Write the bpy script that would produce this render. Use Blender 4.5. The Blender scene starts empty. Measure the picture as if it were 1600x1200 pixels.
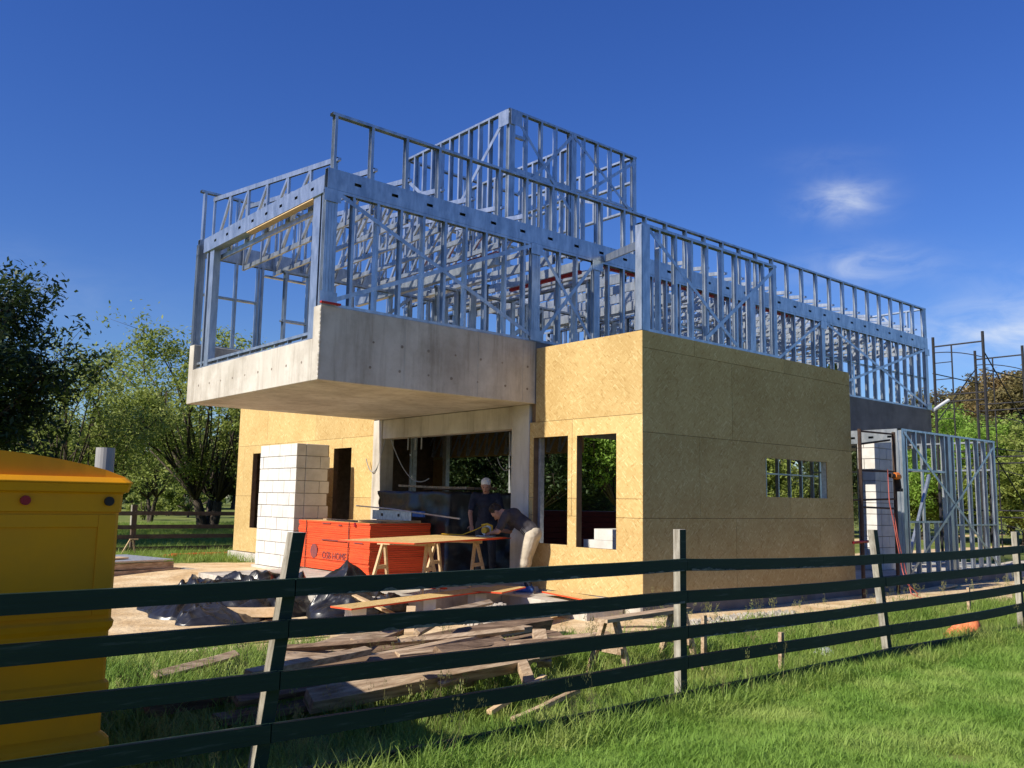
import bpy, math, random
import numpy as np
from mathutils import Vector, Matrix, noise as mnoise
R = math.radians
random.seed(7)
rng = np.random.default_rng(11)
scn = bpy.context.scene
COL = scn.collection

# ------------------------------------------------------------------ camera
YAW, PIT, ROL, FPX = R(49.43587), R(7.50327), R(0.97208), 1389.157
CAM = Vector((-9.61, -8.36, 1.6))
_f = Vector((math.cos(YAW)*math.cos(PIT), math.sin(YAW)*math.cos(PIT), math.sin(PIT)))
_r = Vector((math.sin(YAW), -math.cos(YAW), 0)); _u = _r.cross(_f)
_r2 = _r*math.cos(ROL)+_u*math.sin(ROL); _u2 = -_r*math.sin(ROL)+_u*math.cos(ROL)
cd = bpy.data.cameras.new('camera'); cam = bpy.data.objects.new('camera', cd); COL.objects.link(cam)
cam.matrix_world = Matrix(((_r2.x, _u2.x, -_f.x, CAM.x), (_r2.y, _u2.y, -_f.y, CAM.y), (_r2.z, _u2.z, -_f.z, CAM.z), (0, 0, 0, 1)))
cd.sensor_width = 36; cd.lens = 36*FPX/1600; cd.clip_start = .05; cd.clip_end = 3000
scn.camera = cam

# ------------------------------------------------------------------ sky, sun, exposure
SUN_EL = R(36.5); SUN_AZ = math.atan2(.06, -1)            # direction towards the sun in the xy plane
sund = Vector((math.cos(SUN_AZ)*math.cos(SUN_EL), math.sin(SUN_AZ)*math.cos(SUN_EL), math.sin(SUN_EL)))
world = bpy.data.worlds.new('World'); scn.world = world; world.use_nodes = True
wn = world.node_tree.nodes; wl = world.node_tree.links
for n in list(wn): wn.remove(n)
w_out = wn.new('ShaderNodeOutputWorld'); w_bg = wn.new('ShaderNodeBackground')
sky = wn.new('ShaderNodeTexSky'); sky.sky_type = 'NISHITA'; sky.sun_disc = False
sky.sun_elevation = SUN_EL; sky.sun_rotation = math.pi/2 - SUN_AZ
sky.air_density = 1.3; sky.dust_density = 0.0; sky.ozone_density = 10.0; sky.altitude = 0
w_bg.inputs['Strength'].default_value = .083
wl.new(w_bg.outputs[0], w_out.inputs[0])
# a few thin fair-weather wisps, placed by direction
tc = wn.new('ShaderNodeTexCoord')
def wmath(op, a, b=None, clamp=False):
    n = wn.new('ShaderNodeMath'); n.operation = op; n.use_clamp = clamp
    for i, v in enumerate((a, b)):
        if v is None: continue
        if isinstance(v, (int, float)): n.inputs[i].default_value = v
        else: wl.new(v, n.inputs[i])
    return n.outputs[0]
def wdot(v):
    n = wn.new('ShaderNodeVectorMath'); n.operation = 'DOT_PRODUCT'
    wl.new(tc.outputs['Generated'], n.inputs[0]); n.inputs[1].default_value = v
    return n.outputs['Value']
def pix_dir(px, py):
    v = _r2*((px-800)/FPX)-_u2*((py-600)/FPX)+_f
    return v.normalized()
wz = wn.new('ShaderNodeTexNoise'); wz.inputs['Scale'].default_value = 14; wz.inputs['Detail'].default_value = 7; wz.inputs['Roughness'].default_value = .6; wz.inputs['Distortion'].default_value = .6
wmap = wn.new('ShaderNodeMapping'); wmap.inputs['Scale'].default_value = (1, 1, 2.6)
wl.new(tc.outputs['Generated'], wmap.inputs[0]); wl.new(wmap.outputs[0], wz.inputs['Vector'])
tot = None
for px, py, a, b, k in ((1318, 312, .036, .020, .62), (1348, 416, .060, .018, .42), (1590, 522, .11, .024, .62), (1285, 250, .05, .012, .06), (1900, 430, .16, .03, .5), (-400, 380, .2, .03, .4)):
    d = pix_dir(px, py); t1 = Vector((d.y, -d.x, 0)).normalized(); t2 = t1.cross(d)
    q = wmath('ADD', wmath('POWER', wmath('ABSOLUTE', wmath('MULTIPLY', wdot(t1), 1/a)), 2.0), wmath('POWER', wmath('ABSOLUTE', wmath('MULTIPLY', wdot(t2), 1/b)), 2.0))
    m = wmath('MULTIPLY', wmath('EXPONENT', wmath('MULTIPLY', q, -1)), k)
    m = wmath('MULTIPLY', m, wmath('GREATER_THAN', wdot(d), 0))
    tot = m if tot is None else wmath('ADD', tot, m)
nz = wmath('MULTIPLY', wmath('SUBTRACT', wz.outputs['Fac'], .3), 2.6, True)
wfac = wmath('MULTIPLY', tot, nz, True)
whs = wn.new('ShaderNodeHueSaturation'); whs.inputs['Saturation'].default_value = 1.13; whs.inputs['Value'].default_value = 1.1; whs.inputs['Hue'].default_value = .520
wl.new(sky.outputs[0], whs.inputs['Color'])
wmix = wn.new('ShaderNodeMix'); wmix.data_type = 'RGBA'
wl.new(wfac, wmix.inputs['Factor']); wl.new(whs.outputs[0], wmix.inputs['A']); wmix.inputs['B'].default_value = (7.5, 8.0, 8.6, 1)
wl.new(wmix.outputs['Result'], w_bg.inputs['Color'])

sl = bpy.data.lights.new('sun', 'SUN'); sl.energy = 5.0; sl.angle = R(.53); sl.color = (1, .93, .80)
so = bpy.data.objects.new('sun', sl); COL.objects.link(so); so.location = (-30, 2, 25)
so.rotation_euler = (-sund).to_track_quat('-Z', 'Y').to_euler()
vs = scn.view_settings; vs.view_transform = 'Standard'; vs.look = 'None'; vs.exposure = .42; vs.gamma = 1; vs.use_curve_mapping = False
scn.cycles.max_bounces = 6; scn.cycles.transparent_max_bounces = 8

# ------------------------------------------------------------------ materials
MATS = {}
def nodes(name):
    m = bpy.data.materials.new(name); m.use_nodes = True
    nt = m.node_tree
    return m, nt.nodes, nt.links, nt.nodes['Principled BSDF']
def mat(name, c1, c2=None, scale=6, rough=.8, metal=0, detail=5, stretch=(1, 1, 1), bump=0, bscale=None, c3=None, spec=.3, lo=.35, hi=.65, coords='pos', trans=None):
    """two or three tone noise material on world position"""
    m, N, L, b = nodes(name)
    b.inputs['Roughness'].default_value = rough; b.inputs['Metallic'].default_value = metal
    b.inputs['Specular IOR Level'].default_value = spec
    if c2 is None: c2 = tuple(x*.8 for x in c1)
    if coords == 'pos': src = N.new('ShaderNodeNewGeometry').outputs['Position']
    else: src = N.new('ShaderNodeTexCoord').outputs['Object']
    mp = N.new('ShaderNodeMapping'); mp.inputs['Scale'].default_value = stretch; L.new(src, mp.inputs[0])
    nz = N.new('ShaderNodeTexNoise'); nz.inputs['Scale'].default_value = scale; nz.inputs['Detail'].default_value = detail; nz.inputs['Roughness'].default_value = .62
    L.new(mp.outputs[0], nz.inputs['Vector'])
    rp = N.new('ShaderNodeValToRGB'); e = rp.color_ramp.elements
    e[0].position = lo; e[0].color = (*c1, 1); e[1].position = hi; e[1].color = (*c2, 1)
    if c3: x = e.new((lo+hi)/2); x.color = (*c3, 1)
    L.new(nz.outputs['Fac'], rp.inputs[0]); L.new(rp.outputs[0], b.inputs['Base Color'])
    if bump:
        n2 = N.new('ShaderNodeTexNoise'); n2.inputs['Scale'].default_value = bscale or scale*4; n2.inputs['Detail'].default_value = 6
        L.new(mp.outputs[0], n2.inputs['Vector'])
        bp = N.new('ShaderNodeBump'); bp.inputs['Strength'].default_value = bump; bp.inputs['Distance'].default_value = .02
        L.new(n2.outputs['Fac'], bp.inputs['Height']); L.new(bp.outputs[0], b.inputs['Normal'])
    if trans:
        t = N.new('ShaderNodeBsdfTranslucent'); L.new(rp.outputs[0], t.inputs['Color'])
        mx = N.new('ShaderNodeMixShader'); mx.inputs[0].default_value = trans
        L.new(b.outputs[0], mx.inputs[1]); L.new(t.outputs[0], mx.inputs[2]); L.new(mx.outputs[0], N['Material Output'].inputs['Surface'])
    MATS[name] = m
    return m

def osb_mat(name, wall=True, tint=(1, 1, 1)):
    m, N, L, b = nodes(name)
    b.inputs['Roughness'].default_value = .8; b.inputs['Specular IOR Level'].default_value = .15
    g = N.new('ShaderNodeNewGeometry'); sp = N.new('ShaderNodeSeparateXYZ'); L.new(g.outputs['Position'], sp.inputs[0])
    def mth(op, a, c=None):
        n = N.new('ShaderNodeMath'); n.operation = op
        for i, v in enumerate((a, c)):
            if v is None: continue
            if isinstance(v, (int, float)): n.inputs[i].default_value = v
            else: L.new(v, n.inputs[i])
        return n.outputs[0]
    if wall: u, v = mth('ADD', sp.outputs[0], sp.outputs[1]), sp.outputs[2]
    else: u, v = sp.outputs[0], sp.outputs[1]
    layers = []; hts = []
    for k, (ang, su, sv) in enumerate(((12, 9, 40), (78, 9.5, 42), (-35, 10, 46), (140, 14, 56), (45, 16, 64))):
        ca, sa = math.cos(R(ang)), math.sin(R(ang))
        uu = mth('ADD', mth('MULTIPLY', u, ca*su), mth('MULTIPLY', v, sa*su)); vv = mth('ADD', mth('MULTIPLY', u, -sa*sv), mth('MULTIPLY', v, ca*sv))
        cb = N.new('ShaderNodeCombineXYZ'); L.new(uu, cb.inputs[0]); L.new(vv, cb.inputs[1]); cb.inputs[2].default_value = k*3.7
        vo = N.new('ShaderNodeTexVoronoi'); vo.voronoi_dimensions = '2D'; vo.inputs['Scale'].default_value = 1; L.new(cb.outputs[0], vo.inputs['Vector'])
        s2 = N.new('ShaderNodeSeparateColor'); L.new(vo.outputs['Color'], s2.inputs[0])
        layers.append(s2.outputs[0]); hts.append(s2.outputs[1])
    # each layer shows through the one above where its second random channel is high
    val = layers[0]
    for lv, hv in zip(layers[1:], hts[1:]):
        mx = N.new('ShaderNodeMix'); L.new(mth('GREATER_THAN', hv, .52), mx.inputs['Factor']); L.new(val, mx.inputs['A']); L.new(lv, mx.inputs['B']); val = mx.outputs['Result']
    rp = N.new('ShaderNodeValToRGB'); e = rp.color_ramp.elements
    cols = [(0, (.47, .30, .115)), (.10, (.565, .385, .16)), (.7, (.60, .425, .185)), (.92, (.645, .475, .215)), (1, (.73, .57, .29))]
    e[0].position = 0; e[0].color = (*[a*t for a, t in zip(cols[0][1], tint)], 1); e[1].position = 1; e[1].color = (*[a*t for a, t in zip(cols[-1][1], tint)], 1)
    for p, c in cols[1:-1]: x = e.new(p); x.color = (*[a*t for a, t in zip(c, tint)], 1)
    L.new(val, rp.inputs[0])
    nz = N.new('ShaderNodeTexNoise'); nz.inputs['Scale'].default_value = 1.3; nz.inputs['Detail'].default_value = 4; L.new(g.outputs['Position'], nz.inputs['Vector'])
    mm = N.new('ShaderNodeMix'); mm.data_type = 'RGBA'; mm.blend_type = 'MULTIPLY'; mm.inputs['Factor'].default_value = .5
    r2 = N.new('ShaderNodeValToRGB'); r2.color_ramp.elements[0].position = .3; r2.color_ramp.elements[0].color = (.72, .66, .56, 1); r2.color_ramp.elements[1].position = .62; r2.color_ramp.elements[1].color = (1, 1, 1, 1)
    L.new(nz.outputs['Fac'], r2.inputs[0]); L.new(rp.outputs[0], mm.inputs['A']); L.new(r2.outputs[0], mm.inputs['B'])
    oi = N.new('ShaderNodeObjectInfo'); hs = N.new('ShaderNodeHueSaturation')
    mr = N.new('ShaderNodeMapRange'); mr.inputs['To Min'].default_value = .88; mr.inputs['To Max'].default_value = 1.06; L.new(oi.outputs['Random'], mr.inputs['Value'])
    L.new(mr.outputs[0], hs.inputs['Value']); L.new(mm.outputs['Result'], hs.inputs['Color']); L.new(hs.outputs[0], b.inputs['Base Color'])
    bp = N.new('ShaderNodeBump'); bp.inputs['Strength'].default_value = .12; bp.inputs['Distance'].default_value = .002; L.new(val, bp.inputs['Height']); L.new(bp.outputs[0], b.inputs['Normal'])
    MATS[name] = m; return m

STEEL = mat('galvanised steel', (.33, .38, .44), (.56, .60, .65), 9, .36, .80, bump=.03, stretch=(1, 1, .35), spec=.5)
STEEL2 = mat('galvanised steel dull', (.40, .43, .46), (.62, .64, .66), 14, .45, .6)
REDSTEEL = mat('red primer', (.45, .03, .025), (.35, .03, .03), 10, .55)
CONC = mat('concrete', (.47, .425, .36), (.63, .59, .52), 1.7, .88, c3=(.56, .515, .45), bump=.12, bscale=40, detail=9, stretch=(1, 1, .45), lo=.3, hi=.7)
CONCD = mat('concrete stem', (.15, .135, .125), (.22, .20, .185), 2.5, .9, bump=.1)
CONCF = mat('concrete floor', (.46, .42, .36), (.58, .54, .47), 2.2, .9, bump=.1)
OSBW = osb_mat('osb wall'); OSBF = osb_mat('osb flat', False)
BLOCK = mat('aac block', (.55, .53, .49), (.66, .64, .61), 5, .93, bump=.1, bscale=120)
MORTAR = mat('mortar', (.20, .165, .13), (.30, .255, .21), 12, .95)
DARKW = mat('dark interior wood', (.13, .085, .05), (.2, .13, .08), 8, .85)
GREEN = mat('dark green paint', (.005, .020, .013), (.085, .10, .088), 4, .62, c3=(.006, .024, .016), detail=11, stretch=(.7, 1, 9), lo=.3, hi=.86, spec=.3, bump=.15, bscale=20)
SCUFF = mat('bare scuffed wood', (.06, .075, .068), (.20, .20, .175), 20, .9)
POSTW = mat('weathered post wood', (.24, .215, .17), (.46, .43, .36), 4, .9, stretch=(6, 6, .6), bump=.25)
OLDW = mat('old grey timber', (.24, .155, .09), (.56, .42, .275), 3, .92, c3=(.40, .285, .18), stretch=(1, 8, 8), bump=.35, bscale=10, detail=8)
OLDD = mat('dark old timber', (.115, .07, .042), (.30, .20, .125), 3, .93, stretch=(1, 8, 8), bump=.35, bscale=10, detail=8)
NEWW = mat('fresh pine', (.56, .38, .20), (.68, .49, .29), 5, .75, stretch=(1, 6, 6), bump=.1)
BROWNW = mat('brown rail', (.085, .06, .045), (.14, .10, .075), 5, .9)
YEL = mat('yellow plastic', (.76, .31, .003), (.64, .27, .010), 2.2, .5, spec=.22, bump=.03, bscale=30)
GREYP = mat('grey pipe', (.26, .26, .26), (.32, .32, .31), 4, .55)
REDDOT = mat('red plug', (.30, .012, .02), (.22, .01, .02), 8, .4)
BLKR = mat('dark rubber', (.02, .015, .015), (.04, .03, .03), 8, .6)
REDSHADED = mat('red board darkened as shade', (.10, .014, .011), (.15, .022, .015), 3, .6)  # red of the boards darkened to stand for indoor shade
REDEDGE = mat('red sealed board edge', (.78, .10, .025), (.56, .05, .016), 2.4, .7, stretch=(1, 1, 30), bump=.25, bscale=3, detail=8)
STENCIL = mat('stencil ink', (.16, .05, .06), (.24, .06, .05), 20, .8)
BLACKP = mat('black plastic film', (.012, .012, .014), (.024, .024, .027), 5, .32, spec=.5, bump=.25, bscale=10)
SKIN = mat('skin', (.36, .19, .13), (.42, .23, .16), 12, .55)
SHIRTN = mat('navy shirt', (.014, .017, .03), (.026, .030, .048), 9, .85, bump=.7, bscale=13)
SHIRTG = mat('charcoal shirt', (.04, .036, .042), (.066, .06, .066), 9, .85, bump=.7, bscale=13)
STRIPE = mat('pale shirt stripe', (.4, .4, .42), (.5, .5, .5), 20, .85)
SHORTS = mat('beige shorts', (.42, .36, .27), (.54, .47, .37), 6, .85, bump=.7, bscale=12)
JEANS = mat('dark trousers', (.02, .024, .035), (.035, .04, .05), 14, .85)
CAPW = mat('white cap', (.62, .60, .57), (.72, .70, .66), 14, .8)
HAIR = mat('dark hair', (.018, .012, .009), (.03, .02, .014), 30, .6)
SHOE = mat('blue shoe', (.02, .07, .26), (.03, .1, .33), 14, .6)
SOLE = mat('pale sole', (.5, .48, .44), (.42, .40, .36), 14, .8)
ORANGE = mat('orange plastic', (.70, .20, .02), (.6, .16, .02), 14, .5)
TOOLY = mat('yellow tool', (.62, .38, .02), (.55, .33, .02), 14, .45)
RUST = mat('rusty scaffold steel', (.045, .03, .026), (.085, .05, .035), 14, .75, .2)
BLKSTEEL = mat('black scaffold steel', (.022, .022, .026), (.04, .037, .038), 14, .6, .3)
WHITE = mat('white plastic', (.72, .72, .70), (.66, .66, .64), 8, .5)
BAG = mat('orange woven bag', (.68, .15, .06), (.74, .24, .11), 30, .75, bump=.4, bscale=60)
CORD = mat('red cord', (.42, .09, .07), (.5, .14, .11), 10, .6)
GRAVEL = mat('gravel', (.32, .28, .23), (.5, .45, .38), 9, .95)
BARK = mat('bark', (.045, .035, .027), (.10, .08, .06), 5, .95, stretch=(3, 3, .6), bump=.6)
def leaf_mat(name, c1, c2, c3, tr=.32, sc=.9):
    return mat(name, c1, c2, sc, .55, c3=c3, lo=.3, hi=.7, trans=tr, spec=.35)
LEAF_MID = leaf_mat('leaf mid green', (.20, .26, .05), (.42, .46, .13), (.29, .35, .08), .45)
LEAF_DARK = leaf_mat('leaf dark green', (.02, .04, .012), (.055, .09, .022), (.034, .06, .017), .25)
LEAF_BRI = leaf_mat('leaf bright green', (.20, .34, .05), (.36, .52, .10), (.28, .44, .07), .48)
LEAF_OLIVE = leaf_mat('leaf olive brown', (.13, .12, .045), (.31, .215, .09), (.20, .17, .065), .35, .35)
LEAF_PINE = leaf_mat('pine needle', (.07, .10, .036), (.16, .20, .07), (.11, .15, .05), .35)
GRASSM = mat('grass blade', (.17, .33, .045), (.46, .55, .15), .8, .55, c3=(.28, .43, .08), lo=.3, hi=.7, trans=.42, spec=.3)
GRASST = mat('tall grass blade', (.15, .26, .04), (.44, .48, .14), 1.1, .55, c3=(.25, .36, .07), lo=.3, hi=.7, trans=.42, spec=.3)
GRASSD = mat('dry seed grass', (.30, .27, .11), (.22, .24, .08), 2, .7, trans=.35)

def stain(m, lo=.45, s1=.9, s2=7):
    """water stains and streaks over a material's own colour"""
    N, L = m.node_tree.nodes, m.node_tree.links; b = N['Principled BSDF']; src = b.inputs['Base Color'].links[0].from_socket
    g = N.new('ShaderNodeNewGeometry'); out = src
    for sc, st, lo_, p, q in ((s1, (1, 1, 1), lo, .32, .55), (s2, (1, 1, .09), .72, .30, .5), (34, (1, 1, 1), .8, .25, .4)):
        mp = N.new('ShaderNodeMapping'); mp.inputs['Scale'].default_value = st; L.new(g.outputs['Position'], mp.inputs[0])
        n = N.new('ShaderNodeTexNoise'); n.inputs['Scale'].default_value = sc; n.inputs['Detail'].default_value = 8; n.inputs['Roughness'].default_value = .68; L.new(mp.outputs[0], n.inputs['Vector'])
        r = N.new('ShaderNodeValToRGB'); r.color_ramp.elements[0].position = p; r.color_ramp.elements[0].color = (lo_, lo_*.97, lo_*.93, 1); r.color_ramp.elements[1].position = q; r.color_ramp.elements[1].color = (1, 1, 1, 1); L.new(n.outputs['Fac'], r.inputs[0])
        mx = N.new('ShaderNodeMix'); mx.data_type = 'RGBA'; mx.blend_type = 'MULTIPLY'; mx.inputs['Factor'].default_value = 1; L.new(out, mx.inputs['A']); L.new(r.outputs[0], mx.inputs['B']); out = mx.outputs['Result']
    L.new(out, b.inputs['Base Color'])
stain(CONC, .70); stain(POSTW, .6, 3, 20); stain(CONCF, .6, 1.4)
# ground: grass soil, sandy building site, tracks
def ground_mat():
    m, N, L, b = nodes('ground earth'); b.inputs['Roughness'].default_value = .95; b.inputs['Specular IOR Level'].default_value = .1
    g = N.new('ShaderNodeNewGeometry'); at = N.new('ShaderNodeAttribute'); at.attribute_name = 'sand'
    def noise(sc, d=6):
        n = N.new('ShaderNodeTexNoise'); n.inputs['Scale'].default_value = sc; n.inputs['Detail'].default_value = d; L.new(g.outputs['Position'], n.inputs['Vector']); return n.outputs['Fac']
    def ramp(f, a, c, p=.35, q=.65):
        r = N.new('ShaderNodeValToRGB'); r.color_ramp.elements[0].position = p; r.color_ramp.elements[0].color = (*a, 1); r.color_ramp.elements[1].position = q; r.color_ramp.elements[1].color = (*c, 1); L.new(f, r.inputs[0]); return r.outputs[0]
    sand = ramp(noise(2.2, 9), (.52, .36, .19), (.70, .54, .33)); soil = ramp(noise(.6, 9), (.11, .15, .03), (.22, .24, .07))
    ad = N.new('ShaderNodeMath'); ad.operation = 'ADD'; L.new(at.outputs['Fac'], ad.inputs[0])
    sc = N.new('ShaderNodeMath'); sc.operation = 'MULTIPLY_ADD'; L.new(noise(1.8, 8), sc.inputs[0]); sc.inputs[1].default_value = .9; sc.inputs[2].default_value = -.45; L.new(sc.outputs[0], ad.inputs[1])
    rp = N.new('ShaderNodeValToRGB'); rp.color_ramp.elements[0].position = .42; rp.color_ramp.elements[1].position = .58; L.new(ad.outputs[0], rp.inputs[0])
    mx = N.new('ShaderNodeMix'); mx.data_type = 'RGBA'; L.new(rp.outputs[0], mx.inputs['Factor']); L.new(soil, mx.inputs['A']); L.new(sand, mx.inputs['B']); L.new(mx.outputs['Result'], b.inputs['Base Color'])
    bp = N.new('ShaderNodeBump'); bp.inputs['Strength'].default_value = .6; bp.inputs['Distance'].default_value = .05; L.new(noise(9, 8), bp.inputs['Height']); L.new(bp.outputs[0], b.inputs['Normal'])
    return m
GROUND = ground_mat()

# ------------------------------------------------------------------ mesh helpers
def V(*a): return Vector(a)
class MB:
    def __init__(s): s.v = []; s.f = []; s.mi = []; s.m = 0; s.sm = False
    def quadloop(s, rings, close=True, caps=True):
        n = len(rings[0]); b = len(s.v)
        for r in rings: s.v.extend([tuple(p) for p in r])
        for i in range(len(rings)-1):
            for j in range(n):
                k = (j+1) % n
                s.f.append((b+i*n+j, b+i*n+k, b+(i+1)*n+k, b+(i+1)*n+j)); s.mi.append(s.m)
        if caps:
            s.f.append(tuple(b+j for j in reversed(range(n)))); s.mi.append(s.m)
            e = b+(len(rings)-1)*n; s.f.append(tuple(e+j for j in range(n))); s.mi.append(s.m)
        return s
    def box(s, x0, x1, y0, y1, z0, z1):
        if x0 > x1: x0, x1 = x1, x0
        if y0 > y1: y0, y1 = y1, y0
        if z0 > z1: z0, z1 = z1, z0
        return s.quadloop([[(x0, y0, z), (x1, y0, z), (x1, y1, z), (x0, y1, z)] for z in (z0, z1)])
    def beam(s, p0, p1, w, h, up=(0, 0, 1), w1=None, h1=None):
        """rectangular bar from p0 to p1; w across, h along up"""
        p0, p1 = Vector(p0), Vector(p1); d = (p1-p0).normalized(); up = Vector(up)
        if abs(d.dot(up)) > .98: up = Vector((1, 0, 0))
        a = d.cross(up).normalized(); u = a.cross(d)
        rr = []
        for p, ww, hh in ((p0, w, h), (p1, w1 or w, h1 or h)):
            rr.append([p+a*(-ww/2)+u*(-hh/2), p+a*(ww/2)+u*(-hh/2), p+a*(ww/2)+u*(hh/2), p+a*(-ww/2)+u*(hh/2)])
        return s.quadloop(rr)
    def chan(s, p0, p1, u, v, w=.09, d=.04, t=.004):
        """open steel channel: web along u (width w), flanges along v (depth d)"""
        p0, p1, u, v = Vector(p0), Vector(p1), Vector(u).normalized(), Vector(v).normalized()
        ax = (p1-p0).normalized()
        u = (u-ax*u.dot(ax)).normalized(); v = (v-ax*v.dot(ax)-u*v.dot(u)).normalized()
        pr = [(-w/2, 0), (w/2, 0), (w/2, d), (w/2-t, d), (w/2-t, t), (-w/2+t, t), (-w/2+t, d), (-w/2, d)]
        if u.cross(v).dot(ax) < 0: pr = pr[::-1]
        b = len(s.v)
        for p in (p0, p1): s.v.extend([tuple(p+u*a+v*(c-d/2)) for a, c in pr])
        for j in range(8):
            k = (j+1) % 8; s.f.append((b+j, b+k, b+8+k, b+8+j)); s.mi.append(s.m)
        return s
    def tube(s, pts, r, n=8, caps=True):
        pts = [Vector(p) for p in pts]; rs = r if isinstance(r, (list, tuple)) else [r]*len(pts)
        rings = []; pa = None
        for i, p in enumerate(pts):
            d = (pts[min(i+1, len(pts)-1)]-pts[max(i-1, 0)]).normalized()
            if pa is None:
                a = d.orthogonal().normalized()
            else:
                a = (pa-d*pa.dot(d)); a = a.normalized() if a.length > 1e-5 else d.orthogonal().normalized()
            pa = a; b = d.cross(a)
            rings.append([p+(a*math.cos(2*math.pi*k/n)+b*math.sin(2*math.pi*k/n))*rs[i] for k in range(n)])
        return s.quadloop(rings, caps=caps)
    def ball(s, c, r, nu=14, nv=9, rot=None):
        c = Vector(c); r = (r, r, r) if isinstance(r, (int, float)) else r
        rings = []
        for i in range(nv):
            t = math.pi*(i+.02*(i == 0)-.02*(i == nv-1))/(nv-1); rings.append([])
            for j in range(nu):
                a = 2*math.pi*j/nu; p = Vector((r[0]*math.sin(t)*math.cos(a), r[1]*math.sin(t)*math.sin(a), -r[2]*math.cos(t)))
                if rot is not None: p = rot @ p
                rings[-1].append(c+p)
        return s.quadloop(rings)
    def mesh(s, name, mats):
        me = bpy.data.meshes.new(name); me.from_pydata(s.v, [], s.f)
        for m in (mats if isinstance(mats, (list, tuple)) else [mats]): me.materials.append(m)
        me.polygons.foreach_set('material_index', s.mi)
        if s.sm: me.polygons.foreach_set('use_smooth', [True]*len(s.f))
        me.update(); return me
    def build(s, name, mats, parent=None, bevel=0, loc=None):
        return put(name, s.mesh(name, mats), parent, loc, bevel)
def put(name, me, parent=None, loc=None, bevel=0, rot=None):
    o = bpy.data.objects.new(name, me); COL.objects.link(o)
    if parent is not None: o.parent = parent
    if loc is not None: o.location = loc
    if rot is not None: o.rotation_euler = rot
    if bevel:
        b = o.modifiers.new('bevel', 'BEVEL'); b.width = bevel; b.segments = 2; b.limit_method = 'ANGLE'
    return o
def tag(o, label=None, cat=None, group=None, kind=None):
    for k, v in (('label', label), ('category', cat), ('group', group), ('kind', kind)):
        if v: o[k] = v
    return o
def thing(name, label, cat, loc=(0, 0, 0), group=None, rz=0):
    o = put(name, None, None, loc); o.rotation_euler = (0, 0, rz); o.empty_display_size = .2
    return tag(o, label, cat, group)
X, Y, Z = V(1, 0, 0), V(0, 1, 0), V(0, 0, 1)

# ------------------------------------------------------------------ ground
def gz(x, y):
    """height of the ground"""
    t = min(1, max(0, (y+3.0)/2.2)); t = t*t*(3-2*t)
    h = -.12+.13*t
    # low sandy bank left of the house front
    dx, dy = (x+2.2)/2.6, (y-9.4)/2.6; h += .16*math.exp(-(dx*dx+dy*dy))
    return h+.025*mnoise.noise(V(x*.5, y*.5, 0))
def sandf(x, y):
    """how bare and sandy the site is"""
    s = 0
    def blob(cx, cy, rx, ry, k=1):
        d = ((x-cx)/rx)**2+((y-cy)/ry)**2
        return k*math.exp(-d*d*.8)
    s = max(blob(-3.6, 4.6, 3.6, 5.2), blob(-2, .6, 2.6, 1.7, .9), blob(3.5, -.6, 5.6, .8, .95), blob(8, -.9, 4, .9, .85), blob(13, -1, 4, 3, .8), blob(-1.5, 10, 2.4, 2.6, .85))
    if x > 12:
        for yy, w in ((6.5+(x-12)*.02, 1.0), (13+.05*(x-12), .9)): s = max(s, .95*math.exp(-((y-yy)/w)**2))
    if y < -4.4: s = max(s, blob(-3.1, -5.5, .32, .16, .62), blob(-1.85, -4.45, .3, .2, .45))
    return s
def build_ground():
    xs = sorted(set([-600, -300, -150, -80, -45, -28]+list(np.round(np.arange(-20, 24.01, .4), 3))+[27, 31, 36, 42, 50, 60, 75, 95, 130, 180, 260, 400, 700]))
    ys = sorted(set([-500, -200, -90, -50, -30, -20]+list(np.round(np.arange(-14, 22.01, .4), 3))+[25, 29, 34, 40, 48, 60, 75, 100, 140, 200, 300, 460, 800]))
    v = []; sd = []
    for y in ys:
        for x in xs:
            far = -25 < x < 28 and -16 < y < 26
            v.append((x, y, gz(x, y) if far else (-.12 if y < -2 else .01))); sd.append(sandf(x, y))
    nx = len(xs); f = [(j*nx+i, j*nx+i+1, (j+1)*nx+i+1, (j+1)*nx+i) for j in range(len(ys)-1) for i in range(nx-1)]
    me = bpy.data.meshes.new('ground'); me.from_pydata(v, [], f); me.materials.append(GROUND)
    a = me.attributes.new('sand', 'FLOAT', 'POINT'); a.data.foreach_set('value', sd)
    me.polygons.foreach_set('use_smooth', [True]*len(f))
    tag(put('ground', me), kind='structure')
build_ground()
# ------------------------------------------------------------------ the house
H = thing('house', 'two-storey house under construction: open steel frame over concrete and chipboard ground floor', 'house')
YN, YF, XL, XR = 2.27, 6.94, -3.93, 14.2          # near and far side of the upper storey, its two ends
CT, ZH0, ZH1, ZP = 4.19, 5.84, 6.13, 6.95         # concrete top, header, parapet top
def hpart(name, mb, m, parent=H, bevel=0): return mb.build(name, m, parent, bevel)

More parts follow.
